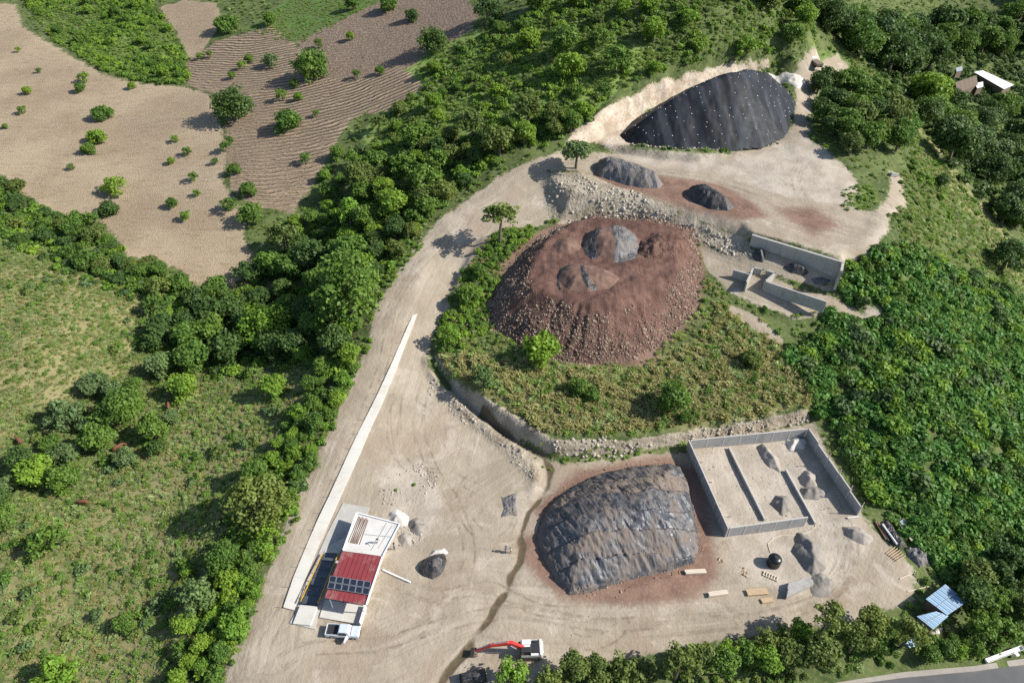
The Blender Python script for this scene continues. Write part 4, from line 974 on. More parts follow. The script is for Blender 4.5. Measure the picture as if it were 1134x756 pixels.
# ------------------------------------------------------------------ heaps
def heap(name, wpoly, surf, hfun, res, mat, label, cat, parent=None, group=None, skirt=.35, extra=None, noise=(1.2, .12), smooth_=True, spoke=None):
    """a heap with real volume over the surface surf(x,y); hfun(sd, x, y) is its height over it (or absolute with a leading 'abs')"""
    wp = np.asarray(wpoly, float)[:, :2]; lo, hi = wp.min(0) - 1.5, wp.max(0) + 1.5
    xs = np.arange(lo[0], hi[0], res); ys = np.arange(lo[1], hi[1], res)
    X, Y = np.meshgrid(xs, ys); x, y = X.ravel(), Y.ravel()
    sd = sd_poly(x, y, wp) + fbm(x, y, 1.8, 6, 3) * noise[0] * .35
    z0 = surf(x, y)
    h = hfun(sd, x, y)
    z = np.where(sd > 0, z0 + h + fbm(x, y, noise[0], 9, 4) * noise[1] * smooth(sd / 1.0), z0 + np.clip(sd, -1, 0) * skirt * 2 - .02)
    keep = sd > -res * 1.6
    ny_, nx_ = X.shape; id_ = np.arange(x.size).reshape(ny_, nx_)
    F = np.stack([id_[:-1, :-1], id_[:-1, 1:], id_[1:, 1:], id_[1:, :-1]], -1).reshape(-1, 4)
    F = F[keep[F].all(1)]
    used = np.unique(F); mp = np.full(x.size, -1); mp[used] = np.arange(len(used))
    c = np.array([wp[:, 0].mean(), wp[:, 1].mean(), 0.0]); c[2] = float(surf(np.array([c[0]]), np.array([c[1]]))[0])
    V = np.stack([x, y, z], -1)[used] - c
    me = mesh_np(name, V, mp[F])
    if extra:
        for k, f in extra.items(): fattr(me, k, f(x[used], y[used], sd[used], z[used]))
    o = link(name, me, mat, parent, smooth_); o.location = c
    if parent is None: tag(o, label, cat, group)
    zi = z.reshape(ny_, nx_)
    def top(qx, qy):
        i = np.clip(((qx - xs[0]) / res).astype(int), 0, nx_ - 2); j = np.clip(((qy - ys[0]) / res).astype(int), 0, ny_ - 2)
        a = np.clip((qx - xs[i]) / res, 0, 1); b = np.clip((qy - ys[j]) / res, 0, 1)
        v = (zi[j, i] * (1 - a) + zi[j, i + 1] * a) * (1 - b) + (zi[j + 1, i] * (1 - a) + zi[j + 1, i + 1] * a) * b
        ins = (qx > xs[0]) & (qx < xs[-1]) & (qy > ys[0]) & (qy < ys[-1])
        return np.where(ins, np.maximum(v, surf(qx, qy)), surf(qx, qy))
    o_sd = lambda qx, qy: sd_poly(qx, qy, wp)
    return o, top, o_sd
def dome(H, w, p=1.8):
    return lambda sd, x, y: H * (1 - (1 - np.clip(sd / w, 0, 1)) ** p)
def ell(cx, cy, rx, ry, rot=0.0, n=22):
    rr_ = random.Random(int(cx * 100)); a1, a2, p1_, p2_ = rr_.uniform(.08, .2), rr_.uniform(.04, .1), rr_.uniform(0, 6), rr_.uniform(0, 6)
    def q_(t): return 1 + a1 * math.sin(2 * t + p1_) + a2 * math.sin(5 * t + p2_)
    return [(cx + q_(t) * (p_x - cx), cy + q_(t) * (p_y - cy)) for t, p_x, p_y in [(t, cx + rx * math.cos(t) * math.cos(rot) - ry * math.sin(t) * math.sin(rot), cy + rx * math.cos(t) * math.sin(rot) + ry * math.sin(t) * math.cos(rot)) for t in [2 * math.pi * i / n for i in range(n)]]]
def ridged(x, y, sc, seed): return 1 - np.abs(fbm(x, y, sc, seed, 3)) * 2
# --- the red rubble mound
RZ = 14.5
_mp = np.concatenate([Gp([(776,288),(772,322),(764,345),(735,376),(700,396),(670,404),(640,402),(608,396),(575,382),(550,366),(541,346)]), W([545,562,590,622], [316,290,262,246], [11.0,11.6,12.4,13.0]), G([655,720,768],[239,240,252])])
_mc = _mp.mean(0)
def ridged(x, y, sc, seed): return 1 - np.abs(fbm(x, y, sc, seed, 3)) * 2
def mound_h(sd, x, y):
    g = ground(x, y)
    z = g + np.clip(sd, 0, 99) * .80 * (1 + .10 * fbm(x, y, 5, 61, 3)) + fbm(x, y, 1.5, 62, 3) * .18
    th_ = np.arctan2(y - _mc[1], x - _mc[0]); rr_ = np.hypot(x - _mc[0], y - _mc[1])
    z = z + .38 * ridged(th_ * 9 + .05 * rr_, rr_ * .06, .8, 65) * smooth(sd / 3) + .3 * fbm(x, y, 3.2, 66, 3)
    zt = RZ + .35 * fbm(x, y, 5, 63, 3) + .35 * np.exp(-((sd - 10.5) / 1.6) ** 2) * (.5 + fbm(x, y, 4, 67, 2))
    k = .10
    return -np.log(np.exp(-z / k) + np.exp(-zt / k)) * k - g
mound, mound_top, mound_sd = heap('rubble_mound', _mp, ground, mound_h, .4, M['rubble'], 'broad flat topped mound of red brown rubble beside the road', 'mound', noise=(1.1, .30),
    extra={'stony': lambda x, y, sd, z: np.clip(smooth((sd) / 1.0) * smooth((RZ - .2 - z) / 1.2) * (.55 + .9 * fbm(x, y, 7, 64, 3)) + .15, 0, 1)})
rg = np.random.default_rng(3)
lo, hi = _mp[:, :2].min(0), _mp[:, :2].max(0)
q = rg.uniform(lo, hi, (30000, 2)); s_ = mound_sd(q[:, 0], q[:, 1]); tz = mound_top(q[:, 0], q[:, 1])
pr = (np.exp(-((s_ - .8) / 2.2) ** 2) * .9 + smooth((.62 - .5 * (q[:, 0] - lo[0]) / (hi[0] - lo[0]) * 0 + fbm(q[:, 0], q[:, 1], 7, 64, 3) - .55) / .3) * .85) * (tz < RZ - .35)
k = (s_ > -.8) & (rg.random(len(q)) < pr); q = q[k]
pts = np.c_[q, mound_top(q[:, 0], q[:, 1]) + .02]
loc = np.array(mound.location)
scatter('loose_stone', pts - loc, (.06 + .22 * rg.random(len(pts)) ** 2.2), ROCKS['st_tan'], None, None, parent=mound, tilt=.6, seed=8)
def onz(pts, z): return W([p[0] for p in pts], [p[1] for p in pts], z)
surf_m = lambda x, y: np.maximum(mound_top(x, y), ground(x, y))
heap('soil_heap', onz([(612,272),(620,263),(632,262),(644,268),(642,277),(630,281),(617,279)], RZ), surf_m, dome(1.1, 2.8, 1.3), .25, M['heap_red'], 'small bare red soil cone on top of the rubble mound', 'soil heap', noise=(.8,.08))
h2, h2t, h2s = heap('soil_heap', onz([(644,272),(648,258),(662,253),(685,252),(700,257),(709,268),(705,279),(688,285),(664,284)], RZ), surf_m, dome(2.3, 3.6, 1.5), .25, M['heap_red'], 'red soil heap part wrapped in black plastic on the mound top', 'soil heap', noise=(.9,.08))
heap('soil_heap', onz([(706,280),(708,268),(722,259),(742,257),(760,262),(769,272),(764,283),(740,287),(718,287)], RZ), surf_m, dome(2.0, 4.0, 1.4), .25, M['rubble'], 'uncovered stony red heap at the right of the mound top', 'soil heap', noise=(1.0,.5), extra={'stony': lambda x, y, sd, z: np.full(x.shape, .8)})
h4, h4t, h4s = heap('soil_heap', onz([(616,312),(620,300),(634,296),(655,297),(676,303),(686,313),(676,322),(650,327),(630,326)], RZ - .8), surf_m, dome(1.7, 3.2, 1.5), .25, M['heap_red'], 'smooth red heap at the mound front rim with black plastic strips', 'soil heap', noise=(.9,.06))
def sheet_on(name, poly_w, surf, mat, label, cat, wr=.14, sc=.9, res=.18, lift=.05):
    """a crumpled sheet laid over a surface, with a little thickness"""
    wp = np.asarray(poly_w, float)[:, :2]
    return heap(name, wp, surf, lambda sd, x, y: lift + wr * np.clip(ridged(x, y, sc, 71), 0, 1) * smooth(sd / .5), res, mat, label, cat, noise=(.7, .05), skirt=.1)[0]
sheet_on('plastic_sheet', onz([(645,268),(649,258),(660,253),(666,258),(660,268),(663,282),(655,283),(648,277)], RZ + 1), h2t, M['tarp_black'], 'black plastic wrapped on the left flank of the mound top heap', 'plastic sheet')
sheet_on('plastic_sheet', onz([(676,253),(690,252),(702,258),(709,267),(704,280),(690,285),(680,284),(681,270)], RZ + 1.4), h2t, M['tarp_grey'], 'grey plastic sheet draped over the right half of mound top heap', 'plastic sheet')
sheet_on('plastic_strip', onz([(616,313),(619,302),(628,296.5),(632,297),(624,302),(619.5,309),(622,320),(619,320)], RZ + .3), h4t, M['tarp_black'], 'narrow black plastic strip curling round the front rim heap, left', 'plastic sheet', res=.14)
sheet_on('plastic_strip', onz([(643,298),(646,297),(648,306),(654,314),(660,317),(659,320),(651,319),(646,315),(643,308)], RZ + .5), h4t, M['tarp_black'], 'black plastic strip trailing down middle of the front rim heap', 'plastic sheet', res=.14)
# --- heaps on the upper terrace
heap('covered_heap', Gp([(657,186),(661,180),(675,180),(692,183),(712,190),(728,197),(735,204),(729,209),(708,208),(685,203),(664,196)]), ground,
     lambda sd, x, y: 3.1 * (1 - (1 - np.clip(sd / 3.4, 0, 1)) ** 1.6) + .22 * ridged(x, y, 1.3, 33) * smooth(sd), .22, M['tarp_grey'], 'long heap under grey wrinkled plastic near the lone grey green tree', 'covered heap')
heap('covered_heap', Gp([(757,214),(762,210),(774,208),(787,211),(802,220),(812,229),(806,234),(787,232),(768,225)]), ground,
     lambda sd, x, y: 2.7 * (1 - (1 - np.clip(sd / 3.0, 0, 1)) ** 1.5) + .2 * ridged(x, y, 1.1, 35) * smooth(sd), .22, M['tarp_black'], 'short heap under black and grey plastic on the red patch', 'covered heap')
# --- the black lined stockpile
_lf = [(686,150,18.6),(694,157,18.8),(712,161,19),(745,165,19),(800,166,19.1),(845,161,19.3),(866,151,19.4),(879,134,19.6),(884,117,20.2),(876,104,21),(850,97,21),(810,95,21),(770,100,20.8),(735,113,20.2),(703,132,19.2)]
_lw = [W(*p) for p in _lf]
_lc = np.mean(_lw, 0)
_lb = tps_fit([tuple(p) for p in _lw] )
liner_o, liner_top, liner_sd = heap('lined_stockpile', _lw, lambda x, y: np.minimum(_lb(x, y), ground(x, y) + 2.0) , lambda sd, x, y: (13.4 * (1 - (1 - np.clip(sd / 19, 0, 1)) ** 1.35) + .42 * fbm((x - _lc[0]) + .25 * (y - _lc[1]), (y - _lc[1]) * .14, 3.2, 82, 2) * smooth(sd / 3)) * (1 - .10 * smooth((_lc[0] - x) / 22)), .4, M['liner'], 'huge black liner covered stockpile dotted with white bags', 'stockpile', noise=(.7, .03),
    extra={'streak': lambda x, y, sd, z: .5 + .5 * fbm(x + .25 * y, y * .12, 2.2, 81, 3)})
mbag = MB(); mbag.lathe([(.02, .0), (.26, .05), (.30, .16), (.18, .28), (.02, .31)], 7)
bag_me = mbag.mesh('sandbag'); bag_me.materials.append(M['white'])
_lx = np.array([p[0] for p in _lw]); _ly = np.array([p[1] for p in _lw])
bags = []
rgb = np.random.default_rng(5)
for gx in np.arange(_lx.min() - 8, _lx.max() + 8, 3.3):
    for gy in np.arange(_ly.min() - 4, _ly.max() - 9, 1.45):
        x = gx + (gy - _ly.mean()) * -.30 + rgb.normal(0, .4); y = gy + rgb.normal(0, .45)
        if liner_sd(np.array([x]), np.array([y]))[0] > .8 and rgb.random() < .82: bags.append((x, y))
for x, y in bags[:290]:
    o = link('sandbag', bag_me, None, liner_o); o.location = Vector((x, y, float(liner_top(np.array([x]), np.array([y]))[0]) - .03)) - liner_o.location; o.rotation_euler = (0, 0, rgb.uniform(0, 6)); s = rgb.uniform(.25, .5); o.scale = (s * 1.2, s, s)
# white sheet along the foot and at the back corner
sheet_on('white_plastic_sheet', [tuple(v) for v in G([846,852,868,888,893,884,868],[83,80,80,86,93,98,92])], ground, M['lime'], 'crumpled white sheet on the bank behind the black stockpile', 'plastic sheet', wr=.5, sc=1.6, res=.4)
rg2 = np.random.default_rng(12)
edge_px = [(x, 159 + 6 * math.sin(math.pi * (x - 690) / 180) + rg2.normal(0, .7)) for x in np.arange(700, 862, 1.6)]
ep = Gp(edge_px); scatter('edge_bag', np.c_[ep[:, :2], ep[:, 2] + .1], rg2.uniform(.12, .42, len(ep)), ROCKS['st_pale'], 'white stones and bags weighting the foot of the black stockpile', 'weights', seed=61)
# --- the big tarped heap in the yard
_tp = Gp([(594,600),(596,584),(606,562),(628,542),(660,526),(700,517),(738,513),(754,517),(764,538),(769,572),(775,606),(768,623),(738,632),(695,642),(655,655),(630,658),(614,642),(601,620)])
_t0 = _tp.mean(0)
_td = unit(np.array(_tp[9][:2]) - np.array(_tp[0][:2]))
def tp_band(x, y):
    n_ = np.array([-_td[1], _td[0]]); return (x - _t0[0]) * n_[0] + (y - _t0[1]) * n_[1] + .8 * np.sin(((x - _t0[0]) * _td[0] + (y - _t0[1]) * _td[1]) * .25) + fbm(x, y, 5, 91, 2) * 1.0
def tarp_h(sd, x, y):
    b = tp_band(x, y)
    u = (x - _t0[0]) * _td[0] + (y - _t0[1]) * _td[1]
    wr = .26 * ridged(u * .5 + b * .3, b * .18 - u * .10, .8, 92) + .20 * ridged(u * 1.1 + b * .3, b * .25, .5, 93)
    return 4.7 * (1 - (1 - np.clip(sd / 9.8, 0, 1)) ** 1.6) + (wr + .42 * (np.mod(b, 3.6) / 3.6)) * smooth(sd / .8)
def tarp_dust(x, y, sd, z):
    b = tp_band(x, y); k = np.floor(b / 3.6).astype(int)
    lut = np.array([.0, .7, .1, .5, .0, .3, .0, .3, .0])
    return np.clip((lut[np.mod(k, 9)] + .35 * fbm(x, y, 4, 94, 3)) * 1.0, 0, 1)
def tarp_sheet(x, y, sd, z):
    b = tp_band(x, y); k = np.floor(b / 3.6).astype(int)
    return np.array([.9, .5, .15, .7, .3, .1, .9, 1.0, .95])[np.mod(k + 1, 9)]
tarp, tarp_top, tarp_sd = heap('covered_heap', _tp, ground, tarp_h, .17, M['tarp'], 'great heap under wrinkled black plastic in the lower yard', 'covered heap', extra={'dust': tarp_dust, 'sheet': tarp_sheet}, noise=(.9, .05))
lo, hi = _tp[:, :2].min(0), _tp[:, :2].max(0)
q = np.random.default_rng(14).uniform(lo, hi, (26000, 2)); b_ = tp_band(q[:, 0], q[:, 1]); s_ = tarp_sd(q[:, 0], q[:, 1])
k = ((np.abs(np.mod(b_ + .2, 3.6) - .2) < .14) & (s_ > .3) & (np.random.default_rng(4).random(len(q)) < .22)) | ((np.abs(s_) < .15) & (np.random.default_rng(5).random(len(q)) < .6))
q = q[k]; scatter('weight_stone', np.c_[q, tarp_top(q[:, 0], q[:, 1]) + .03] - np.array(tarp.location), np.random.default_rng(6).uniform(.05, .12, len(q)), ROCKS['st_tan'], None, None, parent=tarp, tilt=.5, seed=62)
# --- small heaps
heap('covered_heap', Gp([(463,630),(469,619),(481,613),(492,612),(496,621),(489,636),(479,641),(467,637)]), ground, lambda sd, x, y: 1.7 * (1 - (1 - np.clip(sd / 1.9, 0, 1)) ** 1.6) + .12 * ridged(x, y, .8, 36) * smooth(sd), .14, M['tarp_black'], 'small heap under shiny black plastic east of the weigh house', 'covered heap', noise=(.7,.05))
heap('sand_heap', Gp([(474,617),(480,609),(492,607),(496,612),(488,616)]), ground, dome(.7, 1.0), .15, M['lime'], 'white sand showing behind the small black covered heap', 'sand heap', noise=(.6,.04))
sheet_on('plastic_sheet', Gp([(553.5,548),(558,550),(565,547),(572,545.5),(571,556),(573.5,571.6),(565,570),(554,572.8),(558,562)]), ground, M['tarp_grey'], 'grey plastic sheet spread flat in the middle of the yard', 'plastic sheet', wr=.22, sc=.7, res=.12)
SH = [ # px, py, rx, ry (px), height, rot, material, label
 (852,506,9,15,1.3,.35,'sand','long grey sand ridge inside the block compound'),
 (865,558,11,10,1.5,.2,'gravel','round gravel heap by the front wall inside the compound'),
 (895,531,10,8,1.2,0,'sand','upper of two sand heaps in the right bay of the compound'),
 (899,546,12,9,1.4,0,'gravel','lower grey heap in the right bay of the compound'),
 (896,613,15,19,1.8,.3,'gravel','largest grey gravel heap in front of the compound'),
 (909,648,13,10,.8,0,'gravel','low spread gravel heap behind the concrete posts'),
 (881,491,11,8,1.3,.3,'lime','white sand heap against the compound back wall'),
 (950,592,13,8,1.0,-.4,'sand','shaded sand heap outside the right compound wall'),
 (441,573,11,9,.9,0,'lime','pale sand heap at the back corner of the weigh house'),
 (462,583,9,8,.8,0,'gravel','grey ash heap in the yard behind the weigh house'),
 (449,598,7,8,.8,.2,'sand','low sand heap beside the weigh house wall'),
]
for px, py, rx, ry, H, rot, mt, lb in SH:
    c = g1(px, py); d = math.sqrt(c.x ** 2 + c.y ** 2 + (CAM_H - c.z) ** 2) / FPX * .95
    a, b = rx * d, ry * d * 1.25
    heap('sand_heap', ell(c.x, c.y, a, b, rot), ground, dome(H, min(a, b) * .95, 1.25), .16, M[mt], lb, 'sand heap', noise=(1.3,.32))
# black bundles under the concrete wall
for pts, H, mt, lb in [([(832,283),(836,277),(845,276),(848,282),(845,291),(838,289)],1.5,'tarp_black','upright black plastic bundle below the left end of retaining wall'),
                   ([(868,296),(876,292),(888,294),(895,302),(890,306),(876,303)],1.3,'tarp_black','black plastic heap below the middle of the retaining wall'),
                   ([(898,309),(910,306),(920,311),(912,317),(901,315)],.5,'tarp_grey','flattened grey plastic below the right end of retaining wall')]:
    heap('plastic_bundle', Gp(pts), ground, dome(H, 1.3, 1.5), .16, M[mt], lb, 'plastic bundle', noise=(.7,.18))
# loose stone on banks and rubble
def stones(name, polys, dens, sr, kind, label, seed, **kw):
    p = fill(polys, dens, seed, bare=9, dz=.02, **kw); r_ = np.random.default_rng(seed)
    scatter(name, p, sr[0] + (sr[1] - sr[0]) * r_.random(len(p)) ** 2, ROCKS[kind], label, 'stones', tilt=.6, seed=seed)
stones('bank_stone', [[(606,196),(640,192),(700,214),(830,264),(836,285),(800,281),(770,266),(700,250),(618,247),(608,225)]], 2.6, (.12,.5), 'st_pale', 'loose pale stones on the bank between the two terraces', 71, clump=7, cl=(.3,.6))
stones('wall_stone', [[(612,505),(640,506),(700,501),(760,491),(835,479),(898,466),(896,458),(830,469),(765,480),(700,488),(640,489),(612,488)]], 4.0, (.14,.42), 'st_pale', 'dry stacked stones facing the bank behind the tarped heap', 72, clump=5, cl=(.3,.5))
stones('bank_stone', [[(484,410),(505,432),(560,475),(605,500),(600,485),(565,462),(520,438),(497,422)]], .8, (.1,.3), 'st_tan', 'stones in the dark earth bank above the ditch', 73)
stones('berm_stone', [[(472,405),(484,425),(508,448),(548,478),(580,500),(594,520),(590,538),(578,520),(545,490),(500,455),(476,425)]], 1.4, (.1,.36), 'st_pale', 'lumps of earth and stone in the berm along the ditch', 74)
stones('yard_rubble', [[(418,545),(425,530),(450,520),(470,512),(485,530),(475,545),(450,555),(430,560)], [(432,565),(445,570),(470,590),(462,610),(440,605)]], 6.0, (.05,.24), 'st_pale', 'rubble and stones scattered behind the weigh house', 75, clump=4, cl=(.3,.6))
stones('brick_rubble', [[(791,615),(802,612),(808,625),(803,632),(794,624)], [(815,622),(826,626),(835,640),(828,645),(818,638)]], 14, (.08,.24), 'st_brick', 'orange brick rubble in front of the block compound', 76)
stones('heap_foot_stone', [[(596,560),(630,530),(680,512),(750,505),(748,512),(690,516),(640,534),(606,562)], [(620,664),(660,662),(740,640),(775,628),(782,600),(778,600),(772,624),(736,636),(660,658)]], 1.6, (.06,.2), 'st_tan', 'red stones around the foot of the tarped heap', 77)
stones('compound_rubble', [[(772,500),(890,480),(950,575),(930,600),(810,592)]], .55, (.04,.16), 'st_pale', 'bits of block and stone strewn inside the compound', 78, clump=4, cl=(.35,.6))
stones('yard_stone', [[(300,740),(400,560),(440,450),(480,440),(590,530),(580,640),(520,720),(400,735)], [(600,680),(780,650),(930,600),(990,640),(860,690),(640,730)], [(650,185),(800,185),(940,230),(950,270),(850,255)]], .22, (.03,.12), 'st_pale', 'small stones strewn over the bare yard and terrace', 79, clump=9, cl=(.35,.65))
# ------------------------------------------------------------------ roads and slabs
def slab_strip(name, left_px, right_px, mat, lift=.10, n=40, thick=.5, kind='structure', dz=0.0):
    """a slab between two edges that follows the ground along its length"""
    def res(pts):
        w = Gp(pts)[:, :2]; s = np.r_[0, np.cumsum(np.linalg.norm(np.diff(w, axis=0), axis=1))]
        t_ = np.linspace(0, s[-1], n); return np.c_[np.interp(t_, s, w[:, 0]), np.interp(t_, s, w[:, 1])]
    a, b = res(left_px), res(right_px); mb = MB()
    rows = []
    for k in range(5):
        p = a * (1 - k / 4) + b * k / 4; rows.append(p)
    def sm(z): return np.convolve(np.r_[[z[0]] * 3, z, [z[-1]] * 3], np.ones(7) / 7, 'valid')
    Z = [sm(ground(p[:, 0], p[:, 1])) + lift for p in rows]
    V = [(rows[k][i][0], rows[k][i][1], Z[k][i]) for k in range(5) for i in range(n)] + [(rows[k][i][0], rows[k][i][1], Z[k][i] - thick) for k in (0, 4) for i in range(n)]
    F = [[k * n + i, k * n + i + 1, (k + 1) * n + i + 1, (k + 1) * n + i] for k in range(4) for i in range(n - 1)]
    F += [[i, i + 1, 5 * n + i + 1, 5 * n + i] for i in range(n - 1)] + [[4 * n + i, 4 * n + i + 1, 6 * n + i + 1, 6 * n + i] for i in range(n - 1)]
    F += [[0, n, 2 * n, 3 * n, 4 * n, 6 * n, 5 * n], [n - 1, 2 * n - 1, 3 * n - 1, 4 * n - 1, 5 * n - 1, 7 * n - 1, 6 * n - 1]]
    mb.V, mb.F = V, F
    o = mb.build(name, mat)
    if kind: o['kind'] = kind
    return o, a, b, Z
strip, sa, sb, sz_ = slab_strip('concrete_strip', [(314,673),(325,640),(338,608),(352,576),(370,538),(387,500),(411,452),(436,398),(457,349)], [(326,676),(334,652),(345,624),(358,593),(377,550),(400,500),(422,450),(443,398),(462.5,347)], M['concrete_pale'], .22)
pm = MB().tube([(0, 0, -.2), (0, 0, .85)], .035, 6).mesh('post'); pm.materials.append(M['rust'])
for i in range(0, 40, 2):
    o = link('post', pm, None, strip); x, y = sa[i]; o.location = (x + .08, y, sz_[0][i]); o.rotation_euler = (random.uniform(-.1, .1), random.uniform(-.1, .1), 0)
for i in range(3, 39, 3):
    MB().beam((sa[i][0], sa[i][1], sz_[0][i] + .004), (sb[i][0], sb[i][1], sz_[4][i] + .004), .07, .03).build('joint', M['mortar'], strip)
ap, *_ = slab_strip('concrete_apron', [(321,690),(328,676),(338,648),(350,620),(364,588),(380,557)], [(349,697),(353,680),(365,655),(384,615),(397,588),(410,562)], M['concrete'], .16)
slab_strip('asphalt_road', [(845,784),(900,764),(1000,750.5),(1080,743),(1180,731)], [(900,808),(960,782),(1040,771),(1120,764),(1240,751)], M['asphalt'], .10, thick=.3)
slab_strip('road_shoulder', [(850,778),(905,759),(1000,744),(1080,737),(1180,723)], [(860,783),(906,766),(1001,752),(1081,744.5),(1181,732)], M['sand'], .07, thick=.3)
# ------------------------------------------------------------------ the weigh house
def quad_at(pts, z): return [tuple(W(a, b, z)) for a, b in pts]
zg = gz(*g1(385, 650)[:2]) + .1
HR, HW = zg + 3.5, zg + 3.1
base_c = g1(392, 640)
wh = empty('weigh_house', (0, 0, 0), 0, 'weigh house with red metal roof, solar panels and white flat roofed rear', 'building')
rq = quad_at([(379.4,611.4),(423.8,617.2),(405.8,669.6),(359.3,661.7)], HR)     # red roof corners: back left, back right, front right, front left
wq = quad_at([(395.2,568.6),(442.9,581),(424.3,616.2),(380.0,610.2)], HW)
def shrink(q, k):
    c = np.mean(np.array(q)[:, :2], 0); return [tuple(c + (np.array(p[:2]) - c) * k) for p in q]
def lerpq(q, u, v):
    a, b, c_, d = [np.array(p, float) for p in q]
    return (a * (1 - u) + b * u) * (1 - v) + (d * (1 - u) + c_ * u) * v
def inset(q, u0, u1, v0, v1): return [tuple(lerpq(q, u, v)[:2]) for u, v in ((u0, v0), (u1, v0), (u1, v1), (u0, v1))]
MB().prism(inset(rq, .05, .78, .02, .80), zg - .5, HR - .12).build('wall', M['white'], wh)
MB().prism(inset(wq, .04, .84, .05, .97), zg - .5, HW - .02).build('wall', M['white'], wh)
roof_w = MB().prism([p[:2] for p in wq], HW, HW + .18).build('roof', M['white_roof'], wh)
for i in range(4):
    a, b = np.array(wq[i]), np.array(wq[(i + 1) % 4])
    if i == 2: continue
    MB().beam((*a[:2], HW + .30), (*b[:2], HW + .30), .16, .26).build('parapet', M['white'], roof_w)
# red roof: a row of ribbed sheets sloping gently to the front
NS = 9
roof_r = None
def tilt(p, v): return (p[0], p[1], HR + .35 * (1 - v))
for i in range(NS):
    u0, u1 = i / NS, (i + 1) / NS - .004
    mb = MB()
    for j in range(4):
        a0, a1 = u0 + (u1 - u0) * j / 4, u0 + (u1 - u0) * (j + 1) / 4
        c4 = [tilt(lerpq(rq, a0, 0), 0), tilt(lerpq(rq, a1, 0), 0), tilt(lerpq(rq, a1, 1), 1), tilt(lerpq(rq, a0, 1), 1)]
        mb.add(c4 + [(p[0], p[1], p[2] - .06) for p in c4], [[0, 1, 2, 3], [7, 6, 5, 4], [0, 4, 5, 1], [1, 5, 6, 2], [2, 6, 7, 3], [3, 7, 4, 0]])
    mb.beam(tilt(lerpq(rq, u0 + .01, 0), 0), tilt(lerpq(rq, u0 + .01, 1), 1), .07, .12)
    o = mb.build('roof' if roof_r is None else 'roof_sheet', M['red_roof'], wh if roof_r is None else roof_r)
    if roof_r is None: roof_r = o
MB().beam((*rq[1][:2], HR + .3), (*rq[2][:2], HR + .08), .22, .3).build('gutter', M['white'], wh)
# two rows of six solar panels
pv = [(365.6,637.1),(411.1,644.0),(408.5,658.5),(362.2,651.1)]
pq = quad_at(pv, HR + .32)
for r_ in range(2):
    for c_ in range(6):
        cs = [lerpq(pq, (c_ + .05) / 6, (r_ + .06) / 2), lerpq(pq, (c_ + .95) / 6, (r_ + .06) / 2), lerpq(pq, (c_ + .95) / 6, (r_ + .94) / 2), lerpq(pq, (c_ + .05) / 6, (r_ + .94) / 2)]
        V = [(p[0], p[1], HR + .42 - .10 * (r_ + (k > 1)) / 2) for k, p in enumerate(cs)]
        o = MB().add(V + [(x, y, z - .05) for x, y, z in V], [[0, 1, 2, 3], [7, 6, 5, 4], [0, 4, 5, 1], [1, 5, 6, 2], [2, 6, 7, 3], [3, 7, 4, 0]]).build('solar_panel', M['solar'], wh)
        f = MB()
        for k in range(4): f.beam((V[k][0], V[k][1], V[k][2] + .012), (V[(k + 1) % 4][0], V[(k + 1) % 4][1], V[(k + 1) % 4][2] + .012), .05, .05)
        f.build('panel_frame', M['galv'], o)
# porch slab and its white side wall
porch = Gp([(360,664),(404,672),(399,692),(354,684)])
MB().prism([tuple(p[:2]) for p in porch], zg - .5, zg + .15).build('porch_slab', M['concrete_pale'], wh)
a, b = g1(405.5, 673), g1(399.5, 693)
MB().beam((a.x, a.y, zg + .4), (b.x, b.y, zg + .4), .2, 1.2).build('porch_wall', M['white'], wh)
for u in (.1, .9):
    p = Vector(lerpq(rq, u, .97)); MB().tube([(p.x, p.y, zg), (p.x, p.y, HR)], .08, 8).build('column', M['white'], wh)
MB().box(-.5, .5, -.03, .03, 0, 2.0, Matrix.Translation((*lerpq(rq, .3, .806)[:2], zg + .15))).build('door', M['rust'], wh)
p = lerpq(rq, .6, .806); wdw = MB().box(-.7, .7, -.03, .03, 1.0, 2.0, Matrix.Translation((p[0], p[1], zg + .15))).build('window', M['glass'], wh)
# steel bars and pipes on the white roof
for i in range(9):
    v0 = .06 + .02 * (i % 3); u = .08 + i * .028; p0 = lerpq(wq, u, v0); p1 = lerpq(wq, u + .03 * ((i * 7) % 3 - 1), .78)
    tag(MB().tube([(p0[0], p0[1], HW + .23), (p1[0], p1[1], HW + .23)], .05, 6).build('steel_bar', M['rust'] if i % 3 else M['wood_old']), 'rusty steel bar lying lengthwise on the white flat roof', 'steel bar', 'bars on the white roof')
for k, (u0, v0, u1, v1) in enumerate([(.72,.05,.66,.9),(.86,.1,.8,.8),(.35,.5,.95,.42)]):
    p0, p1 = lerpq(wq, u0, v0), lerpq(wq, u1, v1)
    tag(MB().tube([(p0[0], p0[1], HW + .23), (p1[0], p1[1], HW + .23)], .035, 6).build('pipe', M['galv']), ['thin grey pipe along the right part of white roof', 'short grey pipe nearest the roof edge', 'grey pipe lying across the white flat roof'][k], 'pipe')
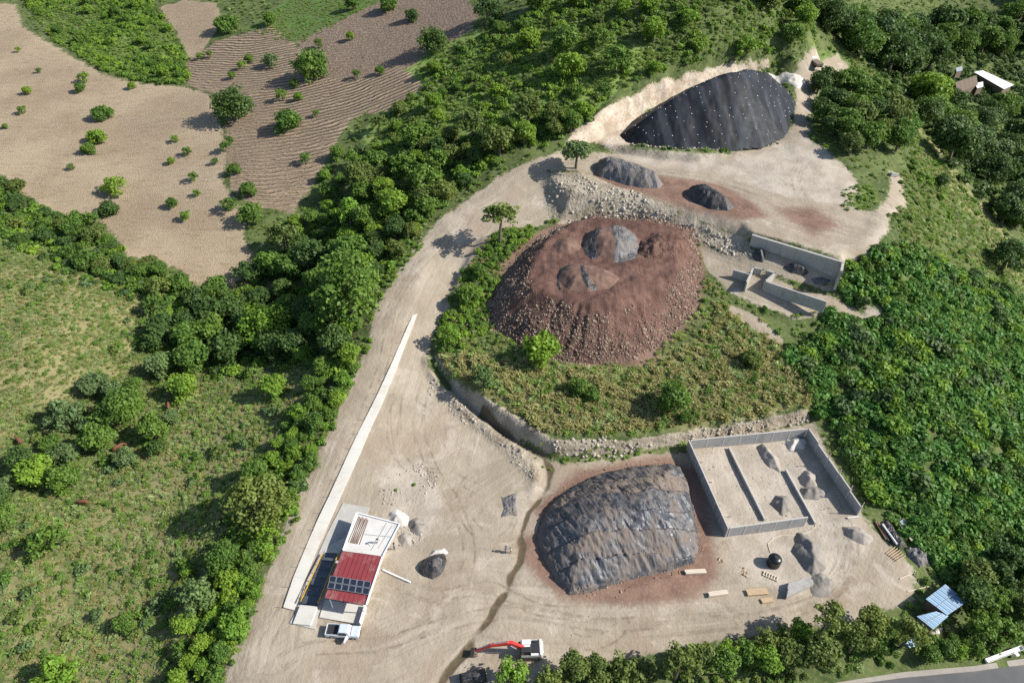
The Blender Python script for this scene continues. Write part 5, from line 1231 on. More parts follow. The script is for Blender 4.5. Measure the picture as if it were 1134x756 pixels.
# ------------------------------------------------------------------ the weighbridge
wb = empty('weighbridge', (0, 0, 0), 0, 'truck weighbridge with dark deck and yellow rails beside the weigh house', 'weighbridge')
dq = [np.array(g1(*p)) for p in ((359.5,613.5),(375,615),(352,673),(335,671))]
zd = max(p[2] for p in dq) + .35
for i in range(6):
    v0, v1 = i / 6, (i + 1) / 6 - .006
    MB().prism([tuple(lerpq(dq, u, v)[:2]) for u, v in ((0, v0), (1, v0), (1, v1), (0, v1))], zd - .3, zd).build('deck_plate', M['steel_blue'], wb)
for u in (-.06, 1.06):
    p0, p1 = lerpq(dq, u, .02), lerpq(dq, u, .98)
    rl = MB().beam((p0[0], p0[1], zd + .35), (p1[0], p1[1], zd + .35), .12, .14).build('rail', M['yellow'], wb)
    for k in range(6):
        q_ = p0 * (1 - (k + .3) / 6) + p1 * (k + .3) / 6
        MB().beam((q_[0], q_[1], zd - .4), (q_[0], q_[1], zd + .28), .1, .1).build('rail_post', M['yellow'], rl)
for v0, v1, z0_, z1_, nm in ((-.42, -.02, zd - .35, zd - .02, 'approach_ramp'), (1.02, 1.34, zd - .02, zd - .42, 'approach_ramp')):
    c4 = [lerpq(dq, u, v) for u, v in ((-.05, v0), (1.05, v0), (1.05, v1), (-.05, v1))]
    V = [(p[0], p[1], z) for p, z in zip(c4, (z0_, z0_, z1_, z1_))]
    MB().add(V + [(x, y, zd - 1.2) for x, y, _ in V], [[0, 1, 2, 3], [7, 6, 5, 4], [0, 4, 5, 1], [1, 5, 6, 2], [2, 6, 7, 3], [3, 7, 4, 0]]).build(nm, M['concrete_pale'], wb)
# white kerb running out from the weigh house
a, b = g1(424, 631), g1(455, 645)
kb = empty('low_white_kerb', (0, 0, 0), 0, 'short row of white kerb blocks running out from weigh house', 'kerb')
for i in range(11):
    u0, u1 = i / 11, (i + .92) / 11; p0, p1 = a.lerp(b, u0), a.lerp(b, u1)
    MB().beam((p0.x, p0.y, gz(p0.x, p0.y) + .12), (p1.x, p1.y, gz(p1.x, p1.y) + .12), .22, .3).build('kerb_block', M['white'], kb)
# ------------------------------------------------------------------ pickup
def pickup(loc, rz):
    e = empty('pickup_truck', loc, rz, 'silver pickup truck with open door parked by the weigh house porch', 'pickup truck')
    B = MB()   # faces +x
    B.box(-2.55, 2.55, -.90, .90, .45, .92, top=(.99, .97))
    B.box(1.25, 2.5, -.86, .86, .92, 1.06, top=(.92, .92), off=(-.03, 0))
    body = B.build('body', M['silver'], e, .04)
    MB().box(-.75, 1.25, -.84, .84, .925, 1.72, top=(.66, .82), off=(-.05, 0)).build('cab', M['silver'], e, .05)
    MB().add([(1.24, -.74, 1.0), (1.24, .74, 1.0), (.66, .62, 1.66), (.66, -.62, 1.66), (1.20, -.74, .98), (1.20, .74, .98), (.62, .62, 1.64), (.62, -.62, 1.64)], [[0, 1, 2, 3], [7, 6, 5, 4], [0, 4, 5, 1], [1, 5, 6, 2], [2, 6, 7, 3], [3, 7, 4, 0]]).build('windscreen', M['glass'], e)
    for s in (-1, 1):
        MB().add([(-.55, s * .835, 1.05), (.95, s * .835, 1.05), (.5, s * .735, 1.6), (-.42, s * .735, 1.6), (-.55, s * .815, 1.05), (.95, s * .815, 1.05), (.5, s * .715, 1.6), (-.42, s * .715, 1.6)], [[0, 1, 2, 3], [7, 6, 5, 4], [0, 4, 5, 1], [1, 5, 6, 2], [2, 6, 7, 3], [3, 7, 4, 0]]).build('side_window', M['glass'], e)
        MB().box(-2.5, -.8, s * .86 - .05, s * .86 + .05, .92, 1.22).build('bed_side', M['silver'], e)
        MB().box(2.48, 2.58, s * .6 - .2, s * .6 + .2, .72, .9).build('headlight', M['white'], e)
        for wx in (-1.6, 1.6):
            w = MB().tube([(0, s * .66, 0), (0, s * .92, 0)], .38, 18).build('wheel', M['dark'], e); w.location = (wx, 0, .38)
            MB().tube([(0, s * .905, 0), (0, s * .935, 0)], .22, 14).build('rim', M['galv'], w)
    MB().box(-2.45, -.82, -.80, .80, .93, .97).build('bed_floor', M['dark'], e)
    MB().box(-2.57, -2.47, -.86, .86, .92, 1.22).build('tailgate', M['silver'], e)
    d = MB().box(-.0, 1.0, -.035, .035, .5, 1.08).add([(0, .03, 1.08), (.95, .03, 1.08), (.5, .03, 1.6), (.08, .03, 1.6), (0, -.03, 1.08), (.95, -.03, 1.08), (.5, -.03, 1.6), (.08, -.03, 1.6)], [[0, 1, 2, 3], [7, 6, 5, 4], [0, 4, 5, 1], [1, 5, 6, 2], [2, 6, 7, 3], [3, 7, 4, 0]]).build('door', M['silver'], e)
    d.location = (.95, -.9, 0); d.rotation_euler = (0, 0, R(180 + 62))
    MB().box(2.5, 2.62, -.85, .85, .48, .66).build('bumper', M['dark'], e)
    return e
p = g1(381, 701); pickup((p.x, p.y, p.z), R(-3))
# ------------------------------------------------------------------ excavator
def excavator(loc, rz, scale=1.0):
    e = empty('excavator', loc, rz, 'excavator with white body and red boom reaching over the ditch', 'excavator')
    e.scale = (scale,) * 3
    # +x = direction of the boom
    for s in (-1, 1):
        prof = [(-1.9, .45), (-1.65, .12), (-1.3, 0), (1.3, 0), (1.65, .12), (1.9, .45), (1.65, .75), (1.3, .85), (-1.3, .85), (-1.65, .75)]
        tr = MB().profile_y(prof, s * 1.15 - .28, s * 1.15 + .28).build('track', M['track'], e, .03)
        for k in range(16):
            MB().box(-1.55 + k * .2, -1.44 + k * .2, s * 1.15 - .31, s * 1.15 + .31, .80, .90).build('track_pad', M['dark'], tr)
    MB().box(-.9, .9, -.9, .9, .4, .85).build('undercarriage', M['dark'], e)
    MB().lathe([(.75, .85), (.75, 1.02)], 20).build('slew_ring', M['dark'], e)
    MB().prism([(-2.15, -.75), (-1.85, -1.28), (1.35, -1.28), (1.35, 1.28), (-1.85, 1.28), (-2.15, .75)], 1.0, 1.75).build('body', M['white_paint'], e, .06)
    MB().box(-1.55, -.35, -1.12, .95, 1.75, 1.98, top=(.94, .94)).build('engine_cover', M['dark'], e, .03)
    MB().prism([(-2.18, -.8), (-1.9, -1.3), (-1.6, -1.3), (-1.6, 1.3), (-1.9, 1.3), (-2.18, .8)], .98, 1.95).build('counterweight', M['white_paint'], e, .08)
    cab = MB().box(-.2, 1.5, .32, 1.27, 1.755, 2.75, top=(.88, .92), off=(-.05, 0)).build('cab', M['glass'], e, .05)
    MB().box(-.17, 1.33, .37, 1.23, 2.755, 2.85).build('cab_roof', M['dark'], cab, .03)
    for x_, y_ in ((-.16, .36), (-.16, 1.24), (1.42, .36), (1.42, 1.24)):
        MB().beam((x_, y_, 1.75), (x_ * .88 + .02, .8 + (y_ - .8) * .92, 2.76), .09, .09).build('cab_pillar', M['dark'], cab)
    MB().box(-.25, 1.2, -1.24, -.42, 1.755, 2.02, top=(.95, .9)).build('side_box', M['white_paint'], e, .03)
    MB().tube([(-.9, -.7, 1.9), (-.9, -.7, 2.35)], .07, 8).build('exhaust', M['dark'], e)
    # boom: bent box girder
    prof = [(.7, 1.5), (1.1, 1.35), (3.2, 3.15), (5.9, 2.75), (6.05, 3.0), (3.5, 3.85), (2.6, 3.75), (.8, 1.95)]
    boom = MB().profile_y(prof, -.24, .24).build('boom', M['red_paint'], e, .03)
    MB().tube([(1.5, -.36, 1.5), (3.0, -.36, 3.25)], .08, 8).build('boom_cylinder', M['galv'], boom)
    MB().tube([(1.5, .36, 1.5), (3.0, .36, 3.25)], .08, 8).build('boom_cylinder', M['galv'], boom)
    MB().tube([(3.3, 0, 3.95), (5.6, 0, 3.42)], .09, 8).build('stick_cylinder', M['galv'], boom)
    st = MB().profile_y([(5.5, 3.45), (5.9, 2.65), (8.5, 1.05), (8.65, 1.3), (6.2, 3.3)], -.17, .17).build('stick', M['red_paint'], e, .03)
    MB().tube([(5.95, 0, 3.42), (7.9, 0, 1.95)], .07, 8).build('bucket_cylinder', M['galv'], st)
    MB().profile_y([(8.35, 1.15), (8.75, 1.35), (9.35, .95), (9.4, .45), (9.0, .1), (8.5, .12), (8.3, .3), (8.6, .42), (8.95, .55), (8.85, .85)], -.55, .55).build('bucket', M['track'], e, .02)
    for k in range(5):
        MB().beam((8.42, -.45 + k * .225, .24), (8.16, -.45 + k * .225, .32), .09, .06).build('bucket_tooth', M['galv'], e)
    return e
p = g1(586, 722); ex = excavator((p.x, p.y, p.z + .02), R(180 + 2), .93)
# ------------------------------------------------------------------ people and cattle
def figure(name, verts, edges, radii, root, mat, loc, rz, label, cat, scale=1.0, sub=1):
    me = bpy.data.meshes.new(name); me.from_pydata(verts, edges, []); me.update()
    o = bpy.data.objects.new(name, me); COL.objects.link(o); me.materials.append(mat)
    sk = o.modifiers.new('skin', 'SKIN'); sk.use_smooth_shade = True
    for i, r_ in enumerate(radii):
        v = me.skin_vertices[0].data[i]; v.radius = r_ if isinstance(r_, tuple) else (r_, r_); v.use_root = i == root
    ss = o.modifiers.new('subdivision', 'SUBSURF'); ss.levels = ss.render_levels = sub
    o.location = loc; o.rotation_euler = (0, 0, rz); o.scale = (scale,) * 3
    return tag(o, label, cat)
def cloth(name, shirt, trousers, hair=(.02, .015, .012)):
    t = NT(name); s = t.n('ShaderNodeSeparateXYZ'); t.l(t.obj(), s.inputs[0]); z = s.outputs[2]
    ax = t.math('ABSOLUTE', s.outputs[0])
    c = t.mix(t.math('GREATER_THAN', z, .92), trousers, shirt)
    c = t.mix(t.math('LESS_THAN', z, .08), c, (.03, .025, .02))
    c = t.mix(t.math('GREATER_THAN', z, 1.43), c, (.24, .13, .08))
    c = t.mix(t.math('MULTIPLY', t.math('GREATER_THAN', ax, .24), t.math('LESS_THAN', z, 1.15)), c, (.24, .13, .08))
    c = t.mix(t.math('GREATER_THAN', z, 1.62), c, hair)
    return t.bsdf(c, .85, None, 0, .2)
def person(px, py, shirt, trousers, label, rz=0.0, bend=0.0, z=None, xy=None, hat=None, arm=.0):
    v = [(0, 0, .95), (0, .0, 1.15), (0, .01 - bend * .25, 1.38 - bend * .1), (0, -.01 - bend * .32, 1.47 - bend * .14), (0, -.03 - bend * .38, 1.63 - bend * .2), (0, -.03 - bend * .4, 1.73 - bend * .22),
         (-.10, 0, .9), (-.12, -.02, .5), (-.12, .03, .08), (-.12, -.13, .03), (.10, 0, .9), (.13, .06, .5), (.14, .12, .08), (.14, -.03, .03),
         (-.19, 0 - bend * .25, 1.37 - bend * .1), (-.26, .02 - bend * .25 - arm * .1, 1.10), (-.27, -.08 - bend * .4 - arm * .25, .88 + arm * .2), (-.27, -.12 - bend * .45 - arm * .28, .79 + arm * .22),
         (.19, 0 - bend * .25, 1.37 - bend * .1), (.26, .03 - bend * .25, 1.10), (.27, -.06 - bend * .4, .88), (.27, -.09 - bend * .45, .79)]
    ed = [(0, 1), (1, 2), (2, 3), (3, 4), (4, 5), (0, 6), (6, 7), (7, 8), (8, 9), (0, 10), (10, 11), (11, 12), (12, 13), (2, 14), (14, 15), (15, 16), (16, 17), (2, 18), (18, 19), (19, 20), (20, 21)]
    rd = [(.15, .11), (.15, .10), (.17, .11), .055, (.085, .10), (.07, .08), .095, .065, .045, .04, .095, .065, .045, .04, .07, .05, .038, .035, .07, .05, .038, .035]
    if xy is None: p_ = g1(px, py); x, y = p_.x, p_.y
    else: x, y = xy
    zz = gz(x, y) if z is None else z
    o = figure('person', v, ed, rd, 0, cloth('clothes', shirt, trousers), (x, y, zz), rz, label, 'person')
    if hat:
        hm = NT('hat').bsdf(hat, .8)
        h = MB().lathe([(.19, 0), (.19, .015), (.11, .02), (.10, .10), (.02, .13)], 14).build('hat', hm, o); h.location = (0, -.03 - bend * .4, 1.74 - bend * .22)
    return o
person(560, 611, (.05, .09, .22), (.02, .022, .03), 'person in dark blue standing with another in the yard', R(60), hat=(.06, .08, .14))
person(565.5, 612, (.75, .74, .72), (.30, .24, .17), 'person in a white shirt facing the one in blue', R(-70))
_rp = lerpq(wq, .72, .66)
person(0, 0, (.62, .60, .58), (.35, .33, .31), 'person in pale clothes bending over on the white flat roof', R(40), bend=.8, z=HW + .18, xy=(_rp[0], _rp[1]), hat=(.08, .06, .05), arm=.8)
person(437, 608, (.03, .16, .42), (.03, .04, .06), 'person in bright blue standing behind the weigh house', R(120), hat=(.05, .05, .06))
cow_m = plain('brown_hide', (.17, .07, .035), .85, var=.2, sc=2)
def cow(px, py, rz, label, graze=True):
    v = [(0, -.75, 1.05), (0, -.2, 1.02), (0, .4, 1.05), (0, .75, 1.15), (0, 1.05, 1.1 if not graze else .85), (0, 1.3, 1.15 if not graze else .45), (0, 1.52, 1.05 if not graze else .22),
         (-.2, -.72, .85), (-.2, -.62, .55), (-.2, -.74, .35), (-.2, -.7, .02), (.2, -.72, .85), (.2, -.55, .55), (.2, -.66, .35), (.2, -.62, .02),
         (-.18, .5, .8), (-.18, .5, .42), (-.18, .52, .02), (.18, .5, .8), (.18, .58, .42), (.18, .6, .02),
         (0, -.98, 1.08), (0, -1.06, .75), (0, -1.05, .45), (-.16, 1.22, 1.25 if not graze else .58), (.16, 1.22, 1.25 if not graze else .58)]
    ed = [(0, 1), (1, 2), (2, 3), (3, 4), (4, 5), (5, 6), (0, 7), (7, 8), (8, 9), (9, 10), (0, 11), (11, 12), (12, 13), (13, 14), (2, 15), (15, 16), (16, 17), (2, 18), (18, 19), (19, 20), (0, 21), (21, 22), (22, 23), (5, 24), (5, 25)]
    rd = [(.27, .30), (.32, .36), (.30, .36), (.20, .26), (.15, .18), (.13, .14), (.09, .09), .14, .10, .06, .055, .14, .10, .06, .055, .12, .075, .055, .12, .075, .055, .05, .03, .05, .04, .04]
    p_ = g1(px, py)
    return figure('cow', v, ed, rd, 1, cow_m, (p_.x, p_.y, p_.z), rz, label, 'cow', 1.1)
for a, b, r_, lb, gr in [(188,453,.4,'brown cow at the edge of the tree shade, uppermost',True),(190,464,1.2,'brown cow just below the uppermost one',False),(171,482,2.2,'brown cow between the tree clump and the meadow',True),(133,498,-.8,'brown cow half hidden below the big spreading tree',True),(23,491,.9,'brown cow alone near the left edge',False),(94,559,1.6,'brown cow out in the open lower meadow',True)]:
    cow(a, b, r_, lb, gr)
# ------------------------------------------------------------------ block walled compound
def block_wall(p0, p1, h, label, name='block_wall', th=.18, npan=6, cap=True, mat='block', step=0.0, posts=False, courses=True):
    """wall between two ground points: panels between columns, a mortar cap on each panel"""
    p0, p1 = Vector(p0), Vector(p1); d = (p1 - p0); L = math.hypot(d.x, d.y); rz = math.atan2(d.y, d.x)
    e = empty(name, (p0.x, p0.y, 0), rz, label, 'wall')
    for i in range(npan):
        x0, x1 = L * i / npan, L * (i + 1) / npan
        gx = [p0.lerp(p1, (i + u) / npan) for u in (0, 1)]
        zb = min(gz(q_.x, q_.y) for q_ in gx) - .3; zt = p0.z + (p1.z - p0.z) * (i + .5) / npan + h - step * ((i * 5) % 3)
        pan = MB().box(x0 + .12, x1 - .12, -th / 2, th / 2, zb, zt).build('panel', M[mat], e)
        if courses:
            nb = int((zt - zb) / .42)
            for k in range(1, nb + 1):
                MB().box(x0 + .125, x1 - .125, -th / 2 - .012, th / 2 + .012, zb + k * .42 - .39, zb + k * .42 - .03).build('block_course', M[mat], pan)
        if cap: MB().box(x0 + .12, x1 - .12, -th / 2 - .02, th / 2 + .02, zt, zt + .05).build('cap', M['mortar'], pan)
    for i in range(npan + 1):
        q_ = p0.lerp(p1, i / npan); zt = p0.z + (p1.z - p0.z) * i / npan + h + .06
        c = MB().box(L * i / npan - .12, L * i / npan + .12, -th / 2 - .03, th / 2 + .03, gz(q_.x, q_.y) - .4, zt).build('column', M['mortar'], e)
        if posts:
            MB().beam((L * i / npan, 0, zt), (L * i / npan + .05, 0, zt + 1.15), .09, .09).build('post', M['wood_pale'], c)
    return e
def corner(px, py, h):   # a wall top seen at px, py, standing h over the ground
    p_ = g1(px, py, h); return Vector((p_.x, p_.y, gz(p_.x, p_.y)))
CH = 2.5
cLB, cLF = corner(763, 487.5, CH), corner(806.5, 584.5, CH)
cRB, cRF = corner(896, 474.5, CH), corner(954.5, 560.5, CH)
cFR = corner(894, 572.5, CH)
block_wall(cLB, cLF, CH, 'long grey block wall on the left side of the compound', npan=7)
block_wall(cLB.lerp(cRB, .02), cRB.lerp(cLB, .02), CH, 'grey block wall along the back of the compound', npan=7)
block_wall(cLF.lerp(cFR, .03), cFR, CH, 'grey block wall across the front of the compound', npan=5)
block_wall(cRB, cRF, CH, 'grey block wall with pale posts on the right of the compound', npan=5, posts=True, step=.14)
i0, i1 = corner(808, 495.5, .6), corner(847, 574, .6)
block_wall(i0, i1, .6, 'low dividing wall on the left inside the compound', npan=5, mat='concrete', th=.3, courses=False, name='low_wall')
i0, i1 = corner(871, 520, .6), corner(903, 578, .6)
block_wall(i0, i1, .6, 'low dividing wall on the right inside the compound', npan=5, mat='concrete', th=.3, courses=False, name='low_wall')
for k, (px, py) in enumerate([(776,512),(787,534),(796,560),(808,572),(845,488),(862,487)]):
    p_ = g1(px, py); pr_ = empty('timber_prop', (p_.x, p_.y, p_.z), random.uniform(-.6, .6), ['first', 'second', 'third', 'fourth', 'fifth', 'sixth'][k] + ' leaning timber prop inside compound counted from its back left corner', 'prop')
    MB().beam((0, 0, 0), (-.9, 0, 1.7), .07, .09).build('brace', M['wood_pale'], pr_); MB().box(-.25, .25, -.06, .06, -.02, .12).build('foot', M['wood_old'], pr_)
# ------------------------------------------------------------------ things in front of the compound
p = g1(856, 624); tk = empty('water_tank', tuple(p), 0, 'black plastic water tank standing in front of compound', 'water tank')
prof = [(1.02, 0), (1.08, .05), (1.08, .30), (1.04, .34), (1.08, .38), (1.08, .72), (1.04, .76), (1.08, .80), (1.08, 1.12), (1.04, 1.16), (1.08, 1.20), (1.08, 1.5), (1.0, 1.68), (.78, 1.86), (.5, 1.96), (.28, 2.0)]
MB().lathe(prof, 36).build('shell', M['tank'], tk, 0, True)
MB().lathe([(.30, 2.0), (.32, 2.02), (.32, 2.10), (.25, 2.14), (.02, 2.15)], 24).build('lid', M['dark'], tk)
MB().tube([(1.0, 0, .15), (1.22, 0, .15)], .05, 10).build('outlet', M['galv'], tk)
hp = Gp([(853,612),(850,602),(856,596),(866,592.5),(886,592.5),(898,588),(903,583),(903,577)])
tag(MB().tube([(x, y, z + .06) for x, y, z in hp], .055, 6).build('hose', M['pvc']), 'pale hose curving from the water tank to compound', 'hose')
a, b, c_, d_ = [g1(*q_, .9) for q_ in ((873,645.5),(897,638.5),(901,646.5),(871.5,660.5))]
pc = empty('concrete_post_stack', (0, 0, 0), 0, 'stack of pale concrete posts beside the gravel heap', 'post stack')
for k in range(7):
    for lay in range(3):
        f0, f1 = (k + .08) / 7, (k + .94) / 7
        q4 = [a.lerp(d_, f0), b.lerp(c_, f0), b.lerp(c_, f1), a.lerp(d_, f1)]
        zb = gz(a.x, a.y) + lay * .34; off = .12 * ((k * 3 + lay * 5) % 4 - 1.5) / 3
        dr = (b - a).normalized() * off
        MB().prism([(v_.x + dr.x, v_.y + dr.y) for v_ in q4], zb, zb + .32).build('concrete_post', M['concrete'], pc)
def plank_pile(px0, px1, n, lays, label, mat, w=.2, h=.09, name='timber_pile', single=None):
    a_, b_ = g1(*px0), g1(*px1); dd = (b_ - a_); sd_ = Vector((-dd.y, dd.x, 0)).normalized()
    e = empty(name, (0, 0, 0), 0, label, 'timber')
    for k in range(n):
        for l_ in range(lays):
            o_ = sd_ * (k - (n - 1) / 2) * (w + .03) + dd * random.uniform(-.03, .03); zz = (a_.z + b_.z) / 2 + .04 + h / 2 + l_ * (h + .008)
            MB().beam((a_.x + o_.x, a_.y + o_.y, zz + .02), (b_.x + o_.x, b_.y + o_.y, zz + .02), w, h).build('plank', M[mat], e)
    return e
plank_pile((758.5,634.5), (781,633.5), 3, 3, 'pile of pale beams at the red soil edge, upper', 'wood_pale', .22, .16)
plank_pile((784,659.5), (805,656.5), 3, 3, 'pile of pale beams below the red soil, lower left', 'wood_pale', .22, .16)
plank_pile((826.5,657), (848.5,655.5), 4, 3, 'pile of tan boards left of the concrete posts', 'wood', .22, .12)
plank_pile((843,666), (856,664), 3, 2, 'small pile of tan boards nearest the trees', 'wood', .22, .12)
lad = empty('wooden_ladder', tuple(g1(853, 638)), R(-28), 'short pale wooden ladder lying by the water tank', 'ladder')
for s in (-.32, .32): MB().box(-1.25, 1.25, s - .06, s + .06, .02, .16).build('rail', M['wood_pale'], lad)
for k in range(6): MB().box(-1.1 + k * .42, -.95 + k * .42, -.45, .45, .165, .25).build('rung', M['wood_pale'], lad)
# scrap along the slope on the right
def beam_px(name, p0, p1, w, h, mat, label, cat, lift=.1):
    a_, b_ = g1(*p0), g1(*p1)
    return tag(MB().beam((a_.x, a_.y, a_.z + lift), (b_.x, b_.y, b_.z + lift), w, h).build(name, M[mat], None, .015), label, cat)
a_, b_ = g1(975.5, 583), g1(991.5, 605)
tag(MB().tube([(a_.x, a_.y, a_.z + .75), (b_.x, b_.y, b_.z + .75)], .16, 12).build('pipe', M['white']), 'long white pipe on the scrap heap beside the slope', 'pipe')
heap('scrap_heap', Gp([(976,578),(983,576),(992,588),(1003,605),(996,611),(986,600),(977,590)]), ground, lambda sd, x, y: .9 * np.clip(sd / .8, 0, 1) ** .6 + .25 * fbm(x, y, .5, 7, 3), .14, M['tarp_black'], 'dark scrap heap under the white pipe', 'scrap heap', noise=(.5,.3))
heap('scrap_heap', Gp([(1002,606),(1015,604),(1028,615),(1030,626),(1018,628),(1006,617)]), ground, lambda sd, x, y: .7 * np.clip(sd / .8, 0, 1) ** .6 + .3 * fbm(x, y, .5, 8, 3), .14, M['tarp_grey'], 'dark grey scrap heap further right toward the shack', 'scrap heap', noise=(.5,.35))
for k in range(4):
    beam_px('scrap_beam', (969 + k * 2.6, 578 + k * 1.0), (981 + k * 2.8, 598 + k * 1.6), .28, .22, ['rust', 'wood_old', 'dark', 'wood_old'][k], ['rusty beam at the left edge of scrap row', 'old brown beam second in the scrap row', 'black beam third in the scrap row', 'old brown beam next to the white pipe'][k], 'beam', .25 + .08 * k)
beam_px('plank', (994,580), (1009,600), .5, .12, 'wood_pale', 'broad pale board leaning over the scrap row', 'board', .55)
sq = [g1(*q_, .6) for q_ in ((996,577),(1001,574),(1009,584),(1003,587))]
tag(MB().prism([(v_.x, v_.y) for v_ in sq], [v_.z + .65 for v_ in sq], [v_.z + .70 for v_ in sq]).build('metal_sheet', M['galv']), 'grey metal sheet lying at the foot of the slope', 'metal sheet')
beam_px('scrap_beam', (1010,596), (1019,608), .3, .15, 'rust', 'reddish beam among vines behind the scrap', 'beam', .4)
for k in range(6):
    beam_px('pole', (981 + k * 2.2, 613 + k * 1.7), (992 + k * 2.0, 605 + k * 2.2), .12, .12, 'wood', 'tan pole in the fan below the scrap row', 'pole', .12 + .03 * k)['group'] = 'fan of tan poles'
beam_px('kerb_beam', (938,574), (950,572.5), .3, .3, 'concrete_pale', 'pale concrete beam at the front end of right wall', 'beam', .15)
beam_px('pole', (996,641), (1014,633), .14, .14, 'wood_pale', 'long pale pole on the ground near the shack', 'pole')
beam_px('pole', (1005,655), (1030,649), .12, .12, 'wood_pale', 'pale pole lying right behind the blue shack', 'pole')
# ------------------------------------------------------------------ blue roofed shack
sk = empty('shack', (0, 0, 0), 0, 'shack with blue grey sheet metal roofs among roadside trees', 'shack')
zs0 = gz(*g1(1035, 690)[:2])
def sheet_roof(px4, zs, n, nm):
    q4 = [W(a_, b_, zs0 + z_) for (a_, b_), z_ in zip(px4, zs)]
    first = None
    for i in range(n):
        mb = MB(); u0, u1 = i / n, (i + 1) / n - .012
        c4 = [tuple(lerpq(q4, u, v)) for u, v in ((u0, 0), (u1, 0), (u1, 1), (u0, 1))]
        mb.add(c4 + [(x, y, z - .04) for x, y, z in c4], [[0, 1, 2, 3], [7, 6, 5, 4], [0, 4, 5, 1], [1, 5, 6, 2], [2, 6, 7, 3], [3, 7, 4, 0]])
        for u in (u0 + .01, (u0 + u1) / 2): mb.beam(lerpq(q4, u, 0) + [0, 0, .01], lerpq(q4, u, 1) + [0, 0, .01], .06, .05)
        o = mb.build(nm if first is None else 'roof_sheet', M['blue_roof'], sk if first is None else first)
        if first is None: first = o
    for v in (.5,):
        MB().beam(lerpq(q4, 0, v) + [0, 0, .07], lerpq(q4, 1, v) + [0, 0, .07], .09, .05).build('batten', M['galv'], first)
    return q4
r1 = sheet_roof([(1025.1,662.9),(1047.1,646.3),(1071.4,665.7),(1049,681)], (3.3,3.3,2.7,2.7), 6, 'roof')
r2 = sheet_roof([(1015.1,682),(1037,676.5),(1050.5,681.5),(1033.5,696.6)], (2.9,2.9,2.5,2.5), 5, 'roof')
r3 = sheet_roof([(1002,712),(1012.9,701.4),(1025.7,711.4),(1008,717)], (2.2,2.2,1.9,1.9), 4, 'roof')
for q4, top_ in ((r1, 2.6), (r2, 2.4)):
    MB().prism(shrink(q4, .86), zs0 - .6, zs0 + top_ - .08).build('wall', M['wood_old'], sk)
for q4, top_ in ((r3, 1.85),):
    for i in range(4):
        v_ = q4[i]; MB().tube([(v_[0], v_[1], zs0 - .6), (v_[0], v_[1], v_[2] - .02)], .05, 6).build('post', M['wood_old'], sk)
heap('plastic_bundle', Gp([(1026,700),(1033,694),(1044,694),(1042,704),(1032,709)]), ground, dome(.9, 1.2, 1.2), .12, M['lime'], 'white bags piled at the corner of the blue shack', 'bag pile', noise=(.4,.35))
a_, b_ = g1(1091, 733), g1(1129, 720)
wt = empty('white_trough', (a_.x, a_.y, 0), math.atan2(b_.y - a_.y, b_.x - a_.x), 'long white metal trough lying beside the asphalt road', 'trough'); L_ = math.hypot(b_.x - a_.x, b_.y - a_.y)
z_ = max(a_.z, b_.z) + .15
MB().profile([(-.25, 0), (.25, 0), (.34, .4), (.29, .4), (.21, .08), (-.21, .08), (-.29, .4), (-.34, .4)], 0, L_).build('channel', M['white'], wt).location = (0, 0, z_)
for x_ in (0, L_ - .05): MB().box(x_, x_ + .05, -.28, .28, z_ + .05, z_ + .42).build('end_plate', M['white'], wt)
MB().box(L_ * .72, L_ * .80, -.8, -.2, z_, z_ + .35).build('bracket', M['white'], wt)
# things half hidden at the bottom edge
p = g1(524, 752); vt = empty('tarped_trailer', tuple(p), R(12), 'dark tarped trailer half hidden under the bottom edge tree', 'trailer')
MB().box(-1.9, 1.9, -.95, .95, .6, .75).build('chassis', M['dark'], vt); MB().box(-1.8, 1.8, -.9, .9, .75, 1.5, top=(.86, .6)).build('cover', M['tarp_black'], vt, .1)
for wx in (-1.0, 1.0):
    for s in (-1, 1): MB().tube([(wx, s * .8, .38), (wx, s * .98, .38)], .38, 16).build('wheel', M['dark'], vt)
sq = [g1(*q_, .3) for q_ in ((594,747),(608,746.5),(607.5,744),(594,744.2))]
tag(MB().prism([(v_.x, v_.y) for v_ in sq], [v_.z + .2 for v_ in sq], [v_.z + .27 for v_ in sq]).build('metal_sheet', M['blue_roof']), 'pale blue metal sheet below the excavator by the trees', 'metal sheet')
# ------------------------------------------------------------------ concrete walls on the upper site
def wall_run(pts_px, tz, h, th, label, name, mat, lifts=3, zfun=None):
    """cast wall along points given at its top edge"""
    e = empty(name, (0, 0, 0), 0, label, 'wall')
    P_ = [Vector(W(a_, b_, tz)) for a_, b_ in pts_px]
    for i, (a_, b_) in enumerate(zip(P_[:-1], P_[1:])):
        L = (b_ - a_).length; n = max(1, round(L / 3.2)); d_ = (b_ - a_).normalized(); ex_ = d_ * th * .49
        for k in range(n):
            u0 = a_.lerp(b_, k / n) - (ex_ if k == 0 else Vector()); u1 = a_.lerp(b_, (k + 1) / n) + (ex_ if k == n - 1 else Vector()) - d_ * (.025 if k < n - 1 else 0)
            first = None
            for l_ in range(lifts):
                z0, z1 = tz - h + h * l_ / lifts, tz - h + h * (l_ + 1) / lifts - .02
                mid_ = (u0 + u1) / 2; t2 = th - .012 * ((l_ + k + i) % 3)
                o = MB().beam((u0.x, u0.y, (z0 + z1) / 2), (u1.x, u1.y, (z0 + z1) / 2), t2, z1 - z0).build('panel' if first is None else 'lift', M[mat], e if first is None else first)
                if first is None: first = o
    return e
wall_run([(834.5,260),(934,290)], 16.9, 5.2, .55, 'tall cast concrete retaining wall holding up the upper terrace', 'retaining_wall', 'concrete', 4)
wall_run([(934,290),(932.2,299)], 16.8, 5.0, .5, 'short return at the right end of the tall retaining wall', 'retaining_wall', 'concrete', 4)
zz_ = lambda q_: [(760 + a_ / 4.725, 240 + b_ / 4.725) for a_, b_ in q_]
